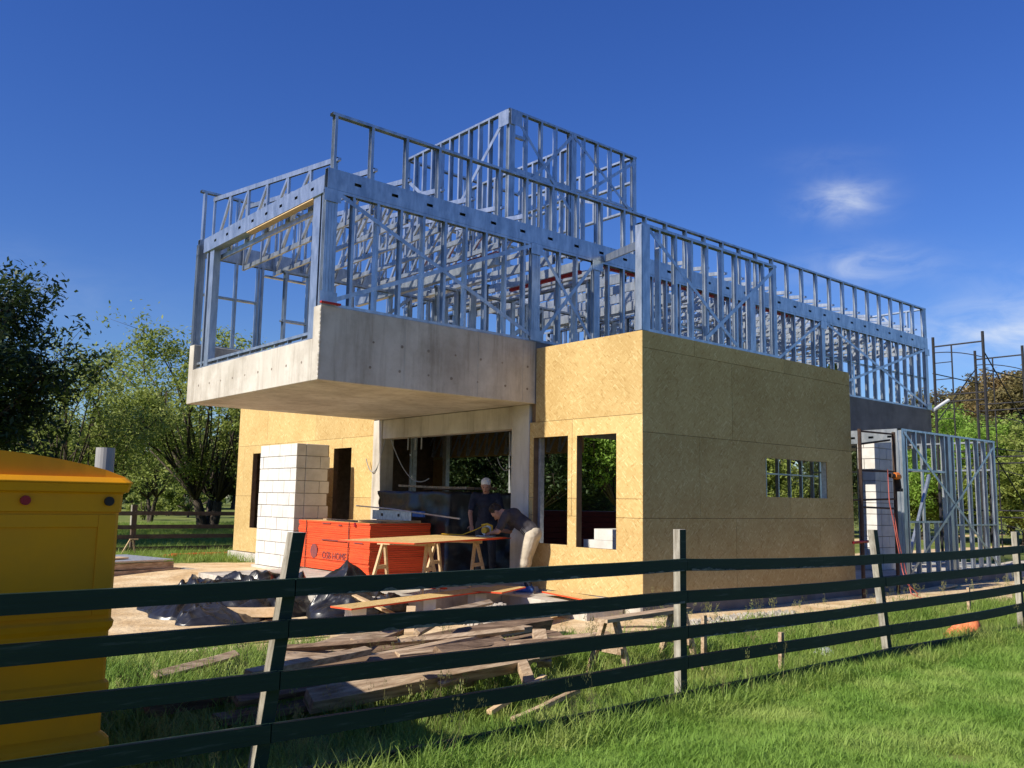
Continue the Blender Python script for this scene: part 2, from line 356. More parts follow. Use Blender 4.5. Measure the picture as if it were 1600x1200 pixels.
# --- concrete
def conc_cantilever():
    mb = MB()
    mb.box(XL+.19, -.01, YN+.2, YF-.2, 3.17, 3.36)                 # slab
    mb.box(XL, XL+.19, YN+.2, YF-.2, 3.171, 3.75)                  # front upstand
    mb.box(XL, -.01, YN, YN+.2, 3.169, CT)                         # near side wall
    mb.box(XL, -.01, YF-.2, YF, 3.169, CT)                         # far side wall
    o = hpart('cantilever', mb, CONC, bevel=.008)
    th = MB(); r2 = random.Random(3)
    for zz in (3.42, 3.78):
        for i in range(7):
            x = -3.1+i*.48+r2.uniform(-.05, .05)
            th.tube([(x, YN-.003, zz-i*.004), (x, YN+.01, zz-i*.004)], .016+r2.random()*.01, 7)
    for i in range(9):
        y = 2.75+i*.46
        th.tube([(XL-.003, y, 3.45), (XL+.01, y, 3.45)], .013+r2.random()*.008, 7)
    tag(hpart('tie_holes', th, MORTAR, o), kind='stuff')
    for xx in (-2.55, -1.2, -.28):                                 # fins left by the formwork joints
        j = MB(); j.box(xx-.006, xx+.006, YN-.004, YN+.01, 3.2, 4.17); hpart('formwork_fin', j, CONC, o)
    chips = MB(); r3 = random.Random(5)                            # ragged corner where the mould leaked
    for i in range(16):
        z = 3.2+i*.062; s = r3.uniform(.012, .035)
        chips.ball((XL+.005, YN+.01, z), (s*.7, s*.7, s*1.3), 6, 5)
    hpart('ragged_corner', chips, CONC, o)
conc_cantilever()
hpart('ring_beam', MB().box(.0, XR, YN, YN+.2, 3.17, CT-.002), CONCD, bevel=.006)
hpart('ring_beam', MB().box(.0, XR, YF-.2, YF, 3.17, CT-.002), CONC, bevel=.006)
hpart('ring_beam', MB().box(XR-.2, XR-.002, YN+.2, YF-.2, 3.17, CT-.004), CONC, bevel=.006)
hpart('upper_floor_slab', MB().box(.0, XR-.2, YN+.2, YF-.2, 3.18, 3.34), CONC)
hpart('concrete_column', MB().box(-.02, .28, 2.40, 2.83, .28, 3.168), CONC, bevel=.008)
hpart('concrete_column', MB().box(-.02, .28, 6.83, 7.14, .28, 3.168), CONC, bevel=.008)
hpart('concrete_beam', MB().box(.0, .26, 2.832, 6.828, 2.79, 3.166), CONC, bevel=.008)
fl = MB(); fl.box(-3.45, 0.3, 2.15, 7.15, -.15, .28); fl.box(-.75, -.02, .35, 2.149, -.15, .2)
hpart('terrace_slab', fl, CONCF, bevel=.01)
hpart('floor_slab', MB().box(.02, 14.0, .06, 6.9, -.15, .262), CONCF)
hpart('floor_slab', MB().box(.3, 6.2, 7.15, 13.6, -.15, .26), CONCF)
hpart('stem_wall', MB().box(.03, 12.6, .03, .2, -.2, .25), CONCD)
hpart('plinth', MB().box(-.09, .2, 7.2, 13.78, .02, .235), CONC, bevel=.01)
hpart('concrete_column', MB().box(.12, .2, 2.26, 2.34, .262, 3.16), STEEL2)  # slim grey steel jamb at the left front window, not concrete

# --- chipboard cladding: each sheet a piece, openings cut out
def rect_sub(rc, holes):
    out = [rc]
    for (a0, a1, b0, b1) in holes:
        nx = []
        for (u0, u1, v0, v1) in out:
            if a1 <= u0 or a0 >= u1 or b1 <= v0 or b0 >= v1: nx.append((u0, u1, v0, v1)); continue
            if u0 < a0: nx.append((u0, a0, v0, v1))
            if a1 < u1: nx.append((a1, u1, v0, v1))
            m0, m1 = max(u0, a0), min(u1, a1)
            if v0 < b0: nx.append((m0, m1, v0, b0))
            if b1 < v1: nx.append((m0, m1, b1, v1))
        out = nx
    return out
def sheets(parent, plane, c, rows, holes, th=.014, name='chipboard_sheet', m=None, sgn=1):
    r2 = random.Random(int(abs(c)*100)+(7 if plane == 'x' else 3))
    for (z0, z1, cuts) in rows:
        for u0, u1 in zip(cuts[:-1], cuts[1:]):
            g = .003; pr = r2.uniform(0, .0025)
            mb = MB(); cutthrough = any(h[2] <= z0+g and h[3] >= z1-g and h[0] > u0 and h[1] < u1 for h in holes)
            for (a0, a1, b0, b1) in rect_sub((u0+g, u1-g, z0+g, z1-g), holes):
                if plane == 'x': mb.box(c-pr*sgn, c+th*sgn, a0, a1, b0, b1)
                else: mb.box(a0, a1, c-pr*sgn, c+th*sgn, b0, b1)
                if cutthrough: mb.build(name, m or OSBW, parent); mb = MB()
            if mb.v: mb.build(name, m or OSBW, parent)
def stud_backing(name, plane, c, u0, u1, z0, z1, step, holes, m=STEEL2, d=.085):
    mb = MB(); u = u0
    gap_block = MB()  # dark sheet added behind the boards to keep light out of the joints
    for (a0, a1, b0, b1) in rect_sub((u0-.1, u1, z0, z1), holes):
        if plane == 'x': gap_block.box(c-.0015, c+.006, a0, a1, b0, b1)
        else: gap_block.box(a0, a1, c-.0015, c+.006, b0, b1)
    c += .007
    while u < u1-.02:
        for (a0, a1, b0, b1) in rect_sub((u, u+.04, z0, z1), holes):
            if a1-a0 < .035: continue
            if plane == 'x': mb.box(c, c+d, a0, a1, b0, b1)
            else: mb.box(a0, a1, c, c+d, b0, b1)
        u += step
    for (h0, h1, b0, b1) in holes:                                  # trimmers round the openings
        for a in (h0-.05, h1+.002):
            if plane == 'x': mb.box(c, c+d+.01, a, a+.048, max(z0, b0-.05), b1+.05)
            else: mb.box(a, a+.048, c, c+d+.01, max(z0, b0-.05), b1+.05)
        for b in (b0-.05, b1+.002):
            if b < z0: continue
            if plane == 'x': mb.box(c, c+d+.012, h0, h1, b, b+.048)
            else: mb.box(h0, h1, c, c+d+.012, b, b+.048)
    o = mb.build(name, m, H); gap_block.build('gap_light_block', DARKW, o); return o
side_holes = [(3.03, 4.93, 1.74, 2.38)]
w = stud_backing('side_wall', 'y', .016, .1, 5.78, .27, 4.06, .6, side_holes)
sheets(w, 'y', 0, [(.27, 1.39, (0.0, 2.2, 4.65, 5.8)), (1.39, 2.61, (0, 1.3, 3.75, 5.8)), (2.61, 3.83, (0, 2.14, 4.57, 5.8)), (3.83, 4.08, (0, 1.2, 3.64, 5.8))], side_holes)
front_holes = [(1.51, 2.31, .95, 2.62), (.5, 1.32, .93, 2.61)]
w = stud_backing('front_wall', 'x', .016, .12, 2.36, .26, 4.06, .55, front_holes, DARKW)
sheets(w, 'x', 0, [(.25, 1.39, (.0, 2.4)), (1.39, 1.66, (0, 1.42, 2.4)), (1.66, 2.87, (0, 1.42, 2.4)), (2.87, 4.08, (0, 2.265))], front_holes)
wing_holes = [(12.1, 12.78, .84, 2.67), (8.0, 8.74, .3, 2.66)]
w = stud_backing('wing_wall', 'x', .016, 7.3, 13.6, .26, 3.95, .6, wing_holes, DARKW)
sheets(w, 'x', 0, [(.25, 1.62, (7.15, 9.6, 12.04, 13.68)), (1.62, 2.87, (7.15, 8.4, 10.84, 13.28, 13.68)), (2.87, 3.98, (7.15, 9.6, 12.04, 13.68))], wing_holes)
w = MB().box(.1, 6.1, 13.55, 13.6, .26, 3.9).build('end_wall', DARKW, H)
sheets(w, 'y', 13.68, [(.25, 1.62, (.02, 2.4, 4.8, 6.2)), (1.62, 2.87, (.02, 1.2, 3.6, 6.2)), (2.87, 3.98, (.02, 2.4, 4.8, 6.2))], [], sgn=-1)
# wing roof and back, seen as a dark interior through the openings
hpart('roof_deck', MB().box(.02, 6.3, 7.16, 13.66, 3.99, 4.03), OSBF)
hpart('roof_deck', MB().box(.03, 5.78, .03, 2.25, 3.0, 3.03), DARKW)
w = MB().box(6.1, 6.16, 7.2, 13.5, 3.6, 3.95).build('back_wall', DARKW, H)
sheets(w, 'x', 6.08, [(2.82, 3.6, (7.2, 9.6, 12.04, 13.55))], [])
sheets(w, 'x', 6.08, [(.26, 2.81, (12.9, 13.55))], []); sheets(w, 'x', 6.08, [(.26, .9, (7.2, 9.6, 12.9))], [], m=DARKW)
for y in np.arange(7.5, 13.4, .42):                                  # wing ceiling trusses with zig-zag webs
    t = MB(); t.chan((5.6, y, 3.52), (6.05, y, 3.52), Y, Z, .05, .04); t.beam((5.9, y, 2.86), (6.02, y+.02, 3.5), .02, .05)
    t.beam((5.96, y, 2.85), (5.98, y, 3.55), .05, .03); t.beam((5.96, y, 3.5), (5.96, y+.4, 2.9), .03, .05)
    t.build('ceiling_strut', STEEL2, H)
hpart('ceiling_beam', MB().box(5.85, 5.95, 7.3, 13.5, 3.46, 3.58), STEEL2)
# partitions and posts in the shade of the ground floor
for (x0, x1, y0, y1, z1, m) in ((3.2, 3.35, 12.2, 13.3, 2.9, OSBW), (4.6, 4.72, 10.9, 11.05, 3.5, STEEL2), (2.5, 2.62, 9.4, 9.5, 3.5, STEEL2), (3.4, 3.5, 6.6, 6.9, 3.1, STEEL2)):
    MB().box(x0, x1, y0, y1, .265, z1).build('partition', m, H)
for i in range(5): MB().box(.95, 1.75, .55, 2.1-.24*(i-3) if i > 2 else 2.3, .263+.18*i+(.02 if i else 0), .263+.18*(i+1)+.017).build('stair_step', BLOCK, H)

# --- aerated-concrete block pillar
def block_wall(x0, x1, y0, y1, z0, z1, rows, faces, name='block_pillar', lens=.5):
    core = MB().box(x0+.022, x1-.022, y0+.022, y1-.022, z0, z1-.01).build(name, MORTAR, H)
    hh = (z1-z0)/rows; r2 = random.Random(4)
    for k in range(rows):
        za, zb = z0+k*hh+.0055, z0+(k+1)*hh-.0055
        # face along y (front, at x0)
        if 'x' in faces:
            off = -.25 if k % 2 else 0.0; u = y0+off
            while u < y1-.03:
                a, b = max(u, y0)+.005, min(u+lens, y1)-.005
                if b-a > .04:
                    j = r2.uniform(-.004, .003); MB().box(x0+j, x0+.2, a, b, za, zb).build('block', BLOCK, core, .006)
                u += lens
        if 'y' in faces:
            off = -.3 if not k % 2 else 0.0; u = x0+.205+off*.6
            while u < x1-.03:
                a, b = max(u, x0+.203)+.005, min(u+lens, x1)-.005
                if b-a > .04:
                    j = r2.uniform(-.003, .003); MB().box(a, b, y0+j, y0+.2, za, zb).build('block', BLOCK, core, .006)
                u += lens
block_wall(-1.3, -.55, 7.9, 9.55, .2, 2.68, 10, 'xy')
hpart('pillar_footing', MB().box(-1.36, -.5, 7.85, 9.62, -.1, .195), CONC, bevel=.01)
block_wall(8.9, 10.35, 1.15, 1.55, .263, 3.12, 12, 'xy', 'block_wall')

# --- light steel framing
def studcache(): pass
_sm = {}
def stud(parent, x, y, z0, z1, axis='x', w=.09, d=.042, flip=1, name='stud', m=STEEL):
    """upright channel; axis = direction its wall runs along"""
    key = (round(z1-z0, 3), axis, w, d, flip, m.name)
    if key not in _sm:
        u, v = (Y, X*flip) if axis == 'x' else (X, Y*flip)
        _sm[key] = MB().chan((0, 0, 0), (0, 0, z1-z0), u, v, w, d).mesh(name, m)
    return put(name, _sm[key], parent, (x, y, z0))
def slot_header(name, parent, axis, c, u0, u1, z0, z1, t=.09, pitch=.6, first=.3, sl=.11, sh=.045, m=STEEL):
    """boxed header with real punched slots in its outer web"""
    mb = MB(); zm = (z0+z1)/2; s0, s1 = zm-sh/2, zm+sh/2; e = .004
    def bx(a0, a1, d0, d1, b0, b1):
        if axis == 'x': mb.box(a0, a1, c+d0, c+d1, b0, b1)
        else: mb.box(c+d0, c+d1, a0, a1, b0, b1)
    bx(u0, u1, 0, e, z0, s0); bx(u0, u1, 0, e, s1, z1)
    u = u0; q = u0+first
    while q < u1-.15:
        bx(u, q, 0, e, s0, s1); u = q+sl; q += pitch
    bx(u, u1, 0, e, s0, s1)
    bx(u0, u1, t-e, t, z0, z1); bx(u0, u1, e, t-e, z0, z0+e); bx(u0, u1, e, t-e, z1-e, z1)
    return mb.build(name, m, parent)
def strap(parent, p0, p1, up=(0, 1, 0), w=.06, m=STEEL, name='strap_brace'):
    return MB().beam(p0, p1, w, .004, up).build(name, m, parent)
def post(parent, x, y, z0, z1, axis='x', n=3, name='built_up_post'):
    mb = MB()
    for i in range(n):
        o = (i-(n-1)/2)*.046
        u, v = (Y, X*(1 if i % 2 else -1)) if axis == 'x' else (X, Y*(1 if i % 2 else -1))
        p = (x+o, y) if axis == 'x' else (x, y+o)
        mb.chan((*p, z0), (*p, z1), u, v, .09, .043)
    return mb.build(name, STEEL, parent)
def tracks(name, axis, c, u0, u1, zs, w=.094, h=.04):
    o = None
    for z, up in zs:
        v = Z if up else -Z; mb = MB()
        if axis == 'x': mb.chan((u0, c, z), (u1, c, z), Y, v, w, h)
        else: mb.chan((c, u0, z), (c, u1, z), X, v, w, h)
        if o is None: o = mb.build(name, STEEL, H)
        else: mb.build('track', STEEL, o)
    return o
YS = YN+.05
# near long wall
W = tracks('side_wall_frame', 'x', YS, XL+.02, XR-.02, ((CT+.02, 1), (ZH0-.022, 0)))
slot_header('header', W, 'x', YN-.0, XL+.02, XR-.02, ZH0, ZH1, pitch=.62, first=.42)
posts = [XL+.1, -.02, 1.42, 6.15, 8.9, XR-.1]
xs = np.arange(XL+.45, XR-.2, .4)
for i, x in enumerate(xs):
    if min(abs(x-p) for p in posts) < .14: continue
    stud(W, x, YS, CT+.002, ZH0-.002, 'x', flip=1 if i % 2 else -1)
for p in posts: post(W, p, YS, CT+.001, ZH0-.001, 'x', 4 if p in (XL+.1, -.02) else 3)
y_ = YN-.004
for a, b in ((XL+.12, -.05), (0.02, 1.4), (8.95, XR-.12)):
    strap(W, (a, y_, ZH0-.02), (b, y_, CT+.06)); strap(W, (a, y_-.004, CT+.06), (b, y_-.004, ZH0-.02))
strap(W, (6.2, y_, CT+.06), (8.85, y_, ZH0-.02))
for xx in (XL+.1, -.02, 1.42, 8.9, XR-.1):
    for zz in (CT+.1, ZH0-.1): MB().box(xx-.13, xx+.13, y_-.012, y_-.008, zz-.09, zz+.09).build('gusset_plate', STEEL, W)
MB().chan((8.95, YS, 5.02), (XR-.1, YS, 5.02), Z, -Y, .05, .03).build('blocking', STEEL, W)
MB().chan((3.6, YS, 5.0), (6.1, YS, 5.0), Z, -Y, .05, .03).build('blocking', STEEL, W)
# parapet above the near wall
Wp = tracks('parapet_frame', 'x', YS, XL+.06, XR-.02, ((ZP-.02, 0),))
for x in list(np.arange(XL+.12, XR-.05, .595)): stud(Wp, x, YS, ZH1+.001, ZP-.004, 'x', flip=-1)
post(Wp, XR-.08, YS, ZH1+.001, ZP-.03, 'x', 2)
# far long wall
YB = YF-.06
Wf = tracks('far_wall_frame', 'x', YB, XL+.02, XR-.02, ((CT+.02, 1), (ZH0-.03, 0)))
slot_header('header', Wf, 'x', YB-.05, XL+.02, XR-.02, ZH0-.02, ZH1-.04, pitch=.62, first=.5)
for x in [-3.2, -2.78, -2.70, -1.74, -1.66]+list(np.arange(-1.2, XR, .42)):
    if not -2.6 < x < -1.8: stud(Wf, x, YB, CT+.002, ZH0-.03, 'x')
for a, b, z in ((-3.85, -2.8, 5.12), (-2.66, -1.78, 5.66), (-1.7, -.5, 5.12), (2.0, 6, 5.1), (8.4, XR-.3, 4.95)):
    MB().chan((a, YB, z), (b, YB, z), Y, Z, .085, .035).build('transom', STEEL, Wf)
stud(Wf, -2.2, YB, 5.66, ZH0-.03, 'x')
post(Wf, XL+.07, YB, CT+.001, ZH0+.16, 'x', 3)
for i in range(6): strap(Wf, (-.4+i*2.4, YB-.05, CT+.05), (1.6+i*2.4, YB-.05, ZH0-.05))
MB().chan((XL+.0, YB, 6.98), (XR-.2, YB, 6.98), Y, -Z, .09, .04).build('parapet_track', STEEL, Wf)
for x in np.arange(XL+.08, XR, .62): stud(Wf, x, YB, ZH1-.03, 6.96, 'x')
# front end: frame round the big opening
XF = XL+.11
We = tracks('front_wall_frame', 'y', XF, YN+.12, YF-.12, ((3.77, 1), (3.86, 0)))
slot_header('header', We, 'y', XL+.02, YN+.1, YF-.3, 5.80, 6.05, t=.16, pitch=.49, first=.3, sl=.09)
for y in np.arange(2.95, 6.5, .42): MB().box(XF-.03, XF+.03, y-.012, y+.012, 3.775, 3.855).build('sill_block', STEEL, We)
MB().chan((XF, YN+.33, 3.77), (XF, YN+.33, 5.8), Y, X, .2, .13).build('corner_post', STEEL, We)
MB().chan((XF, YN+.14, 3.77), (XF, YN+.14, 5.8), X, Y, .13, .08).build('corner_post', STEEL, We)
for k, y in enumerate((YF-.62, YF-.42)): MB().chan((XF, y, 3.77), (XF, y, 5.8), Y if k == 0 else X, X if k == 0 else Y, .17 if k == 0 else .12, .12 if k == 0 else .06).build('corner_post', STEEL, We)
MB().box(XL+.03, XL+.15, 2.7, 4.9, 5.779, 5.797).build('timber_packing', NEWW, We)
# far end wall
Wr = tracks('rear_wall_frame', 'y', XR-.08, YN+.12, YF-.12, ((CT+.02, 1), (ZH0-.02, 0), (ZP-.02, 0)))
for y in np.arange(YN+.45, YF-.2, .42): stud(Wr, XR-.08, y, CT+.002, ZH0, 'y')
for y in np.arange(YN+.5, YF-.2, .8): stud(Wr, XR-.08, y, ZH0, ZP-.03, 'y')
for i in range(3): MB().beam((XR-.08, YN+.5+i*1.4, ZH1), (XR-.08, YN+1.2+i*1.4, ZP-.05), .04, .06).build('web', STEEL, Wr); MB().beam((XR-.08, YN+1.2+i*1.4, ZP-.05), (XR-.08, YN+1.9+i*1.4, ZH1), .04, .06).build('web', STEEL, Wr)
# partitions of the upper storey
for k, (xx, ya, yb) in enumerate(((.35, 4.0, YF-.2), (1.45, YN+.2, YF-.2), (4.3, YN+.2, YF-.2), (6.2, YN+.2, YF-.3), (8.6, 3.4, YF-.2), (10.8, YN+.2, 5.6))):
    P = tracks('partition_frame', 'y', xx, ya, yb, ((3.36, 1), (5.5, 0), (5.62, 1)))
    for i, y in enumerate(np.arange(ya+.05, yb, .41)):
        if k % 2 and 3 <= i <= 4: continue
        stud(P, xx, y, 3.365, 5.5, 'y', flip=1 if i % 2 else -1)
    strap(P, (xx-.05, ya+.1, 3.5), (xx-.05, yb-.1, 5.4), (1, 0, 0))
for k, (yy, xa, xb) in enumerate(((4.6, -.4, 6.1), (4.9, 6.3, 11), (5.6, -2.9, .3))):
    P = tracks('partition_frame', 'x', yy, xa, xb, ((3.36, 1), (5.46, 0), (4.6, 1)))
    for i, x in enumerate(np.arange(xa+.05, xb, .43)):
        if i % 6 in (3, 4) and k < 2: continue
        stud(P, x, yy, 3.365, 5.46, 'x', flip=1 if i % 2 else -1)
    strap(P, (xa+.2, yy-.05, 3.5), (xa+2.6, yy-.05, 5.4))
# roof trusses, spanning between the long walls and rising to the far side
def ztop(y): return 6.31+(y-YN)*(.56/(YF-YN))
ya, yb, zb = YN+.12, YF-.14, 5.70
ys_ = np.linspace(ya+.04, yb-.04, 7)
tmesh = MB()
tmesh.chan((0, ya, zb), (0, yb, zb), X, Z, .042, .075); tmesh.chan((0, ya, ztop(ya)), (0, yb, ztop(yb)), X, -Z, .042, .075)
chords = tmesh.mesh('roof_truss', STEEL)
webs = []
for i, y in enumerate(ys_):
    webs.append(MB().chan((0, y, zb+.03), (0, y, ztop(y)-.03), Y, X, .05, .036).mesh('web', STEEL))
    if i < 6: webs.append(MB().chan((0, ys_[i+1]-.03, zb+.04), (0, y+.03, ztop(y)-.04), Y, X, .05, .036).mesh('web', STEEL))
allw = MB()
for i, y in enumerate(ys_):
    allw.chan((0, y, zb+.03), (0, y, ztop(y)-.03), Y, X, .05, .036)
    if i < 6: allw.chan((0, ys_[i+1]-.03, zb+.04), (0, y+.03, ztop(y)-.04), Y, X, .05, .036)
allw = allw.mesh('webs', STEEL)
tx = list(np.arange(XL+.22, XR-.3, .6))
for i, x in enumerate(tx):
    if .2 < x < 3.5: 
        # the roof is open where the tower rises: lower ceiling joists only
        j = MB().chan((0, ya, zb), (0, yb, zb), X, Z, .042, .16).build('ceiling_joist', STEEL, H); j.location = (x, 0, 0); continue
    t = put('roof_truss', chords, H, (x, 0, 0))
    if i < 16:
        for wme in webs: put('web', wme, t)
    else: put('webs', allw, t)
    MB().box(-.02, .02, ya-.07, ya-.002, ztop(ya)-.03, ztop(ya)+.01).build('truss_clip', STEEL, t)
# red primed beams under the roof
hpart('red_beam', MB().box(1.5, 7.9, YN+.14, YN+.2, 5.775, 5.835), REDSTEEL)
hpart('red_beam', MB().box(-.62, -.55, 2.6, 5.4, 5.60, 5.66), REDSTEEL)
hpart('red_beam', MB().box(1.2, 1.27, 2.5, 4.4, 5.60, 5.66), REDSTEEL)
hpart('beam', MB().box(-.8, -.7, YN+.12, YF-.2, 5.36, 5.56), STEEL)
hpart('beam', MB().box(3.5, 3.58, YN+.12, YF-.2, 5.42, 5.60), STEEL)
MB().box(XL-.02, XL+.28, YN-.05, YN-.006, 4.21, 4.235).build('red_clamp', REDSTEEL, H)
# panel standing on the chipboard box, in front of the long wall
Wq = tracks('front_panel_frame', 'x', .06, 0.0, 3.5, ((4.10, 1), (5.67, 0)))
MB().chan((.09, .06, 4.085), (.09, .06, 5.66), Y, X, .12, .17).build('corner_post', STEEL, Wq)
MB().box(-.012, -.004, .0, .12, 4.085, 5.66).build('corner_plate', STEEL, Wq)
for i, x in enumerate(np.arange(.42, 3.4, .385)): stud(Wq, x, .06, 4.09, 5.65, 'x', flip=-1 if i % 2 else 1)
post(Wq, 3.44, .06, 4.09, 5.65, 'x', 2)
strap(Wq, (.18, .008, 5.6), (2.3, .008, 4.15)); strap(Wq, (1.5, .003, 4.15), (3.42, .003, 5.6))
MB().chan((.06, .12, 5.38), (1.62, YN-.02, 5.9), Z, X, .12, .04).build('tie', STEEL, Wq)
# tower
TX0, TX1, TY0, TY1, TZ0, TZ1 = .13, 3.53, 3.2, 6.56, 6.12, 8.58
T = tracks('tower_frame', 'x', TY0+.05, TX0+.002, TX1, ((TZ1-.02, 0),))
MB().chan((TX0, TY0+.05, 7.44), (1.66, TY0+.05, 7.44), Y, Z, .08, .12).build('beam', STEEL, T)
MB().chan((1.7, TY0+.05, 7.46), (TX1, TY0+.05, 7.46), Y, Z, .08, .05).build('beam', STEEL, T)
for i, x in enumerate(np.arange(TX0+.42, TX1-.1, .37)): stud(T, x, TY0+.05, TZ0 if x < 2.7 else 7.47, TZ1-.03, 'x', flip=-1 if i % 2 else 1)
post(T, TX0+.07, TY0+.05, TZ0, TZ1-.01, 'x', 3); post(T, 1.72, TY0+.05, TZ0, TZ1-.01, 'x', 4); post(T, TX1-.06, TY0+.05, TZ0, TZ1-.01, 'x', 2)
yt = TY0-.004
strap(T, (TX0+.1, yt, TZ1-.1), (1.66, yt, 7.0)); strap(T, (TX0+.2, yt-.004, 7.0), (1.66, yt-.004, TZ1-.12)); strap(T, (1.76, yt, TZ1-.1), (TX1-.05, yt, 7.3)); strap(T, (1.8, yt-.004, 7.3), (TX1-.05, yt-.004, TZ1-.12))
MB().chan((TX0+.05, TY0+.05, 8.1), (.5, TY0+.05, 8.1), Y, Z, .08, .05).build('blocking', STEEL, T)
T2 = tracks('tower_frame', 'y', TX0+.05, TY0+.1, TY1, ((TZ1-.02, 0), (TZ0+.02, 1)))
for i, y in enumerate(np.arange(TY0+.3, TY1, .3)): stud(T2, TX0+.05, y, TZ0, TZ1-.03, 'y', flip=-1 if i % 2 else 1)
strap(T2, (TX0-.004, TY0+.08, TZ1-.1), (TX0-.004, TY1-1.2, TZ0+.3), (1, 0, 0), .07); strap(T2, (TX0-.008, TY1-.02, TZ1-.4), (TX0-.008, TY0+1.0, TZ0+.2), (1, 0, 0), .07)
MB().box(TX0-.016, TX0-.01, TY0+.02, TY0+.3, TZ1-.3, TZ1-.02).build('gusset_plate', STEEL, T2)
MB().box(TX0+.02, TX0+.28, TY0-.016, TY0-.01, TZ1-.3, TZ1-.02).build('gusset_plate', STEEL, T2)
T3 = tracks('tower_frame', 'y', TX1-.05, TY0+.1, TY1, ((TZ1-.02, 0), (7.46, 1), (8.05, 1)))
for y in np.arange(TY0+.3, TY1, .42): stud(T3, TX1-.05, y, 7.47, TZ1-.03, 'y')
strap(T3, (TX1-.1, TY0+.1, 7.5), (TX1-.1, TY1-.6, TZ1-.1), (1, 0, 0))
T4 = tracks('tower_frame', 'x', TY1-.05, TX0, TX1, ((TZ1-.02, 0), (7.3, 1)))
for x in np.arange(TX0+.3, TX1, .42): stud(T4, x, TY1-.05, TZ0, TZ1-.03, 'x')
T5 = tracks('tower_frame', 'y', 1.8, TY0+.1, TY1, ((TZ1-.25, 0), (TZ0+.1, 1), (7.35, 1)))
for y in np.arange(TY0+.4, TY1, .4): stud(T5, 1.8, y, TZ0, TZ1-.26, 'y')
# single-storey room frame at the right
RX0, RX1 = 7.8, 12.35
G = tracks('room_frame', 'x', .06, RX0, RX1, ((.29, 1), (3.15, 0)))
for i, x in enumerate((8.0, 8.42, 8.85, 9.28, 9.72, 10.15, 10.5, 10.98, 11.4, 11.8)):
    if i in (1, 2, 3): stud(G, x, .06, 2.38, 3.13, 'x'); stud(G, x, .06, .3, 1.3, 'x')
    else: stud(G, x, .06, .29, 3.13, 'x', flip=-1 if i % 2 else 1)
post(G, RX0+.06, .06, .29, 3.14, 'x', 3); post(G, 9.95, .06, .29, 3.14, 'x', 3); post(G, RX1-.05, .06, .29, 3.14, 'x', 2)
for z in (2.36, 1.32): MB().chan((8.0, .06, z), (9.75, .06, z), Y, Z, .08, .04).build('sill_track', STEEL, G)
MB().chan((10.1, .06, 1.25), (12.3, .06, 1.25), Y, Z, .08, .03).build('blocking', STEEL, G)
strap(G, (RX0+.1, .006, 3.1), (12.2, .006, .35)); strap(G, (RX0+.2, .002, .35), (12.2, .002, 3.0))
MB().beam((8.15, .2, .35), (10.0, .5, 2.3), .05, .09).build('prop_channel', STEEL, G)
G2 = tracks('room_frame', 'y', RX0+.05, .1, 2.2, ((3.15, 0),))
slot_header('header', G2, 'y', RX0+.0, .1, 2.2, 2.9, 3.13, t=.1, pitch=.4, first=.1)
MB().chan((RX0+.05, .16, .29), (RX0+.05, .16, 2.9), Y, X, .14, .1).build('jamb', STEEL, G2); MB().chan((RX0+.05, 1.5, .29), (RX0+.05, 1.5, 2.9), Y, X, .1, .1).build('jamb', STEEL, G2)
G3 = tracks('room_frame', 'x', 4.6, 9.2, 14.0, ((3.15, 0), (.29, 1), (2.4, 1)))
for x in np.arange(9.4, 14, .55): stud(G3, x, 4.6, .29, 3.13, 'x')
G4 = tracks('room_frame', 'y', RX1-.05, .1, 4.6, ((3.15, 0), (.29, 1), (2.5, 1)))
for y in np.arange(.6, 4.5, .55): stud(G4, RX1-.05, y, .29, 3.13, 'y')
hpart('gutter_pipe', MB().tube([(13.9, YN-.2, 4.16), (14.7, YN-.25, 4.48)], .045, 10), WHITE)
# props, cables
hpart('steel_prop', MB().tube([(1.9, 8.6, .26), (1.9, 8.6, 1.7)], .04, 10).tube([(1.9, 8.6, 1.7), (1.9, 8.6, 3.5)], .03, 10), STEEL)
def cable(parent, a, b, sag, r=.011, m=GREYP, name='conduit', n=12):
    a, b = Vector(a), Vector(b)
    pts = [a.lerp(b, t)+Vector((0, 0, -sag*4*t*(1-t))) for t in np.linspace(0, 1, n)]
    mb = MB(); mb.tube(pts, r, 6); return mb.build(name, m, parent)
cable(H, (.02, 6.75, 2.8), (-.1, 7.25, 2.4), .45); cable(H, (.05, 6.6, 2.8), (.3, 5.6, 2.0), .35); cable(H, (.1, 2.95, 2.8), (.1, 3.02, 2.75), .42); cable(H, (.2, 2.9, 2.5), (.4, 3.7, 2.35), .3)
for y in (5.6, 5.8, 6.05): MB().tube([(.1, y, 2.8), (.1, y, 2.55)], .015, 6).build('conduit', GREYP, H)
# ------------------------------------------------------------------ front fence
FY = -3.4
F = thing('fence', 'dark green post-and-rail timber fence across the foreground', 'fence', (0, 0, 0))
posts_f = [(-10.7, 0, 0), (-7.02, -.2, 1.39), (-3.35, .0, 1.38), (0.05, .26, 1.35), (4.1, .06, 1.29), (7.9, 0, 1.34), (11.8, 0, 1.33), (15.7, 0, 1.33)]
def fence_post(x, lean, zt):
    mb = MB(); w, d = .088, .075
    y0, y1 = FY+.025, FY+.025+d
    zb = -.45; zt = zt or 1.35
    k = lean/(zt+.12); xb = x+lean-k*0          # x at the ground
    def xa(z): return x+lean*(1-(z+.12)/(zt+.12))
    ring = lambda z: [(xa(z)-w/2, y0, z), (xa(z)+w/2, y0, z), (xa(z)+w/2, y1, z), (xa(z)-w/2, y1, z)]
    mb.quadloop([ring(zb), ring(zt)])
    mb.mi = [1, 0, 0, 0, 0, 0]
    return mb.build('post', [POSTW, GREEN], F, .004)
for p in posts_f: fence_post(*p)
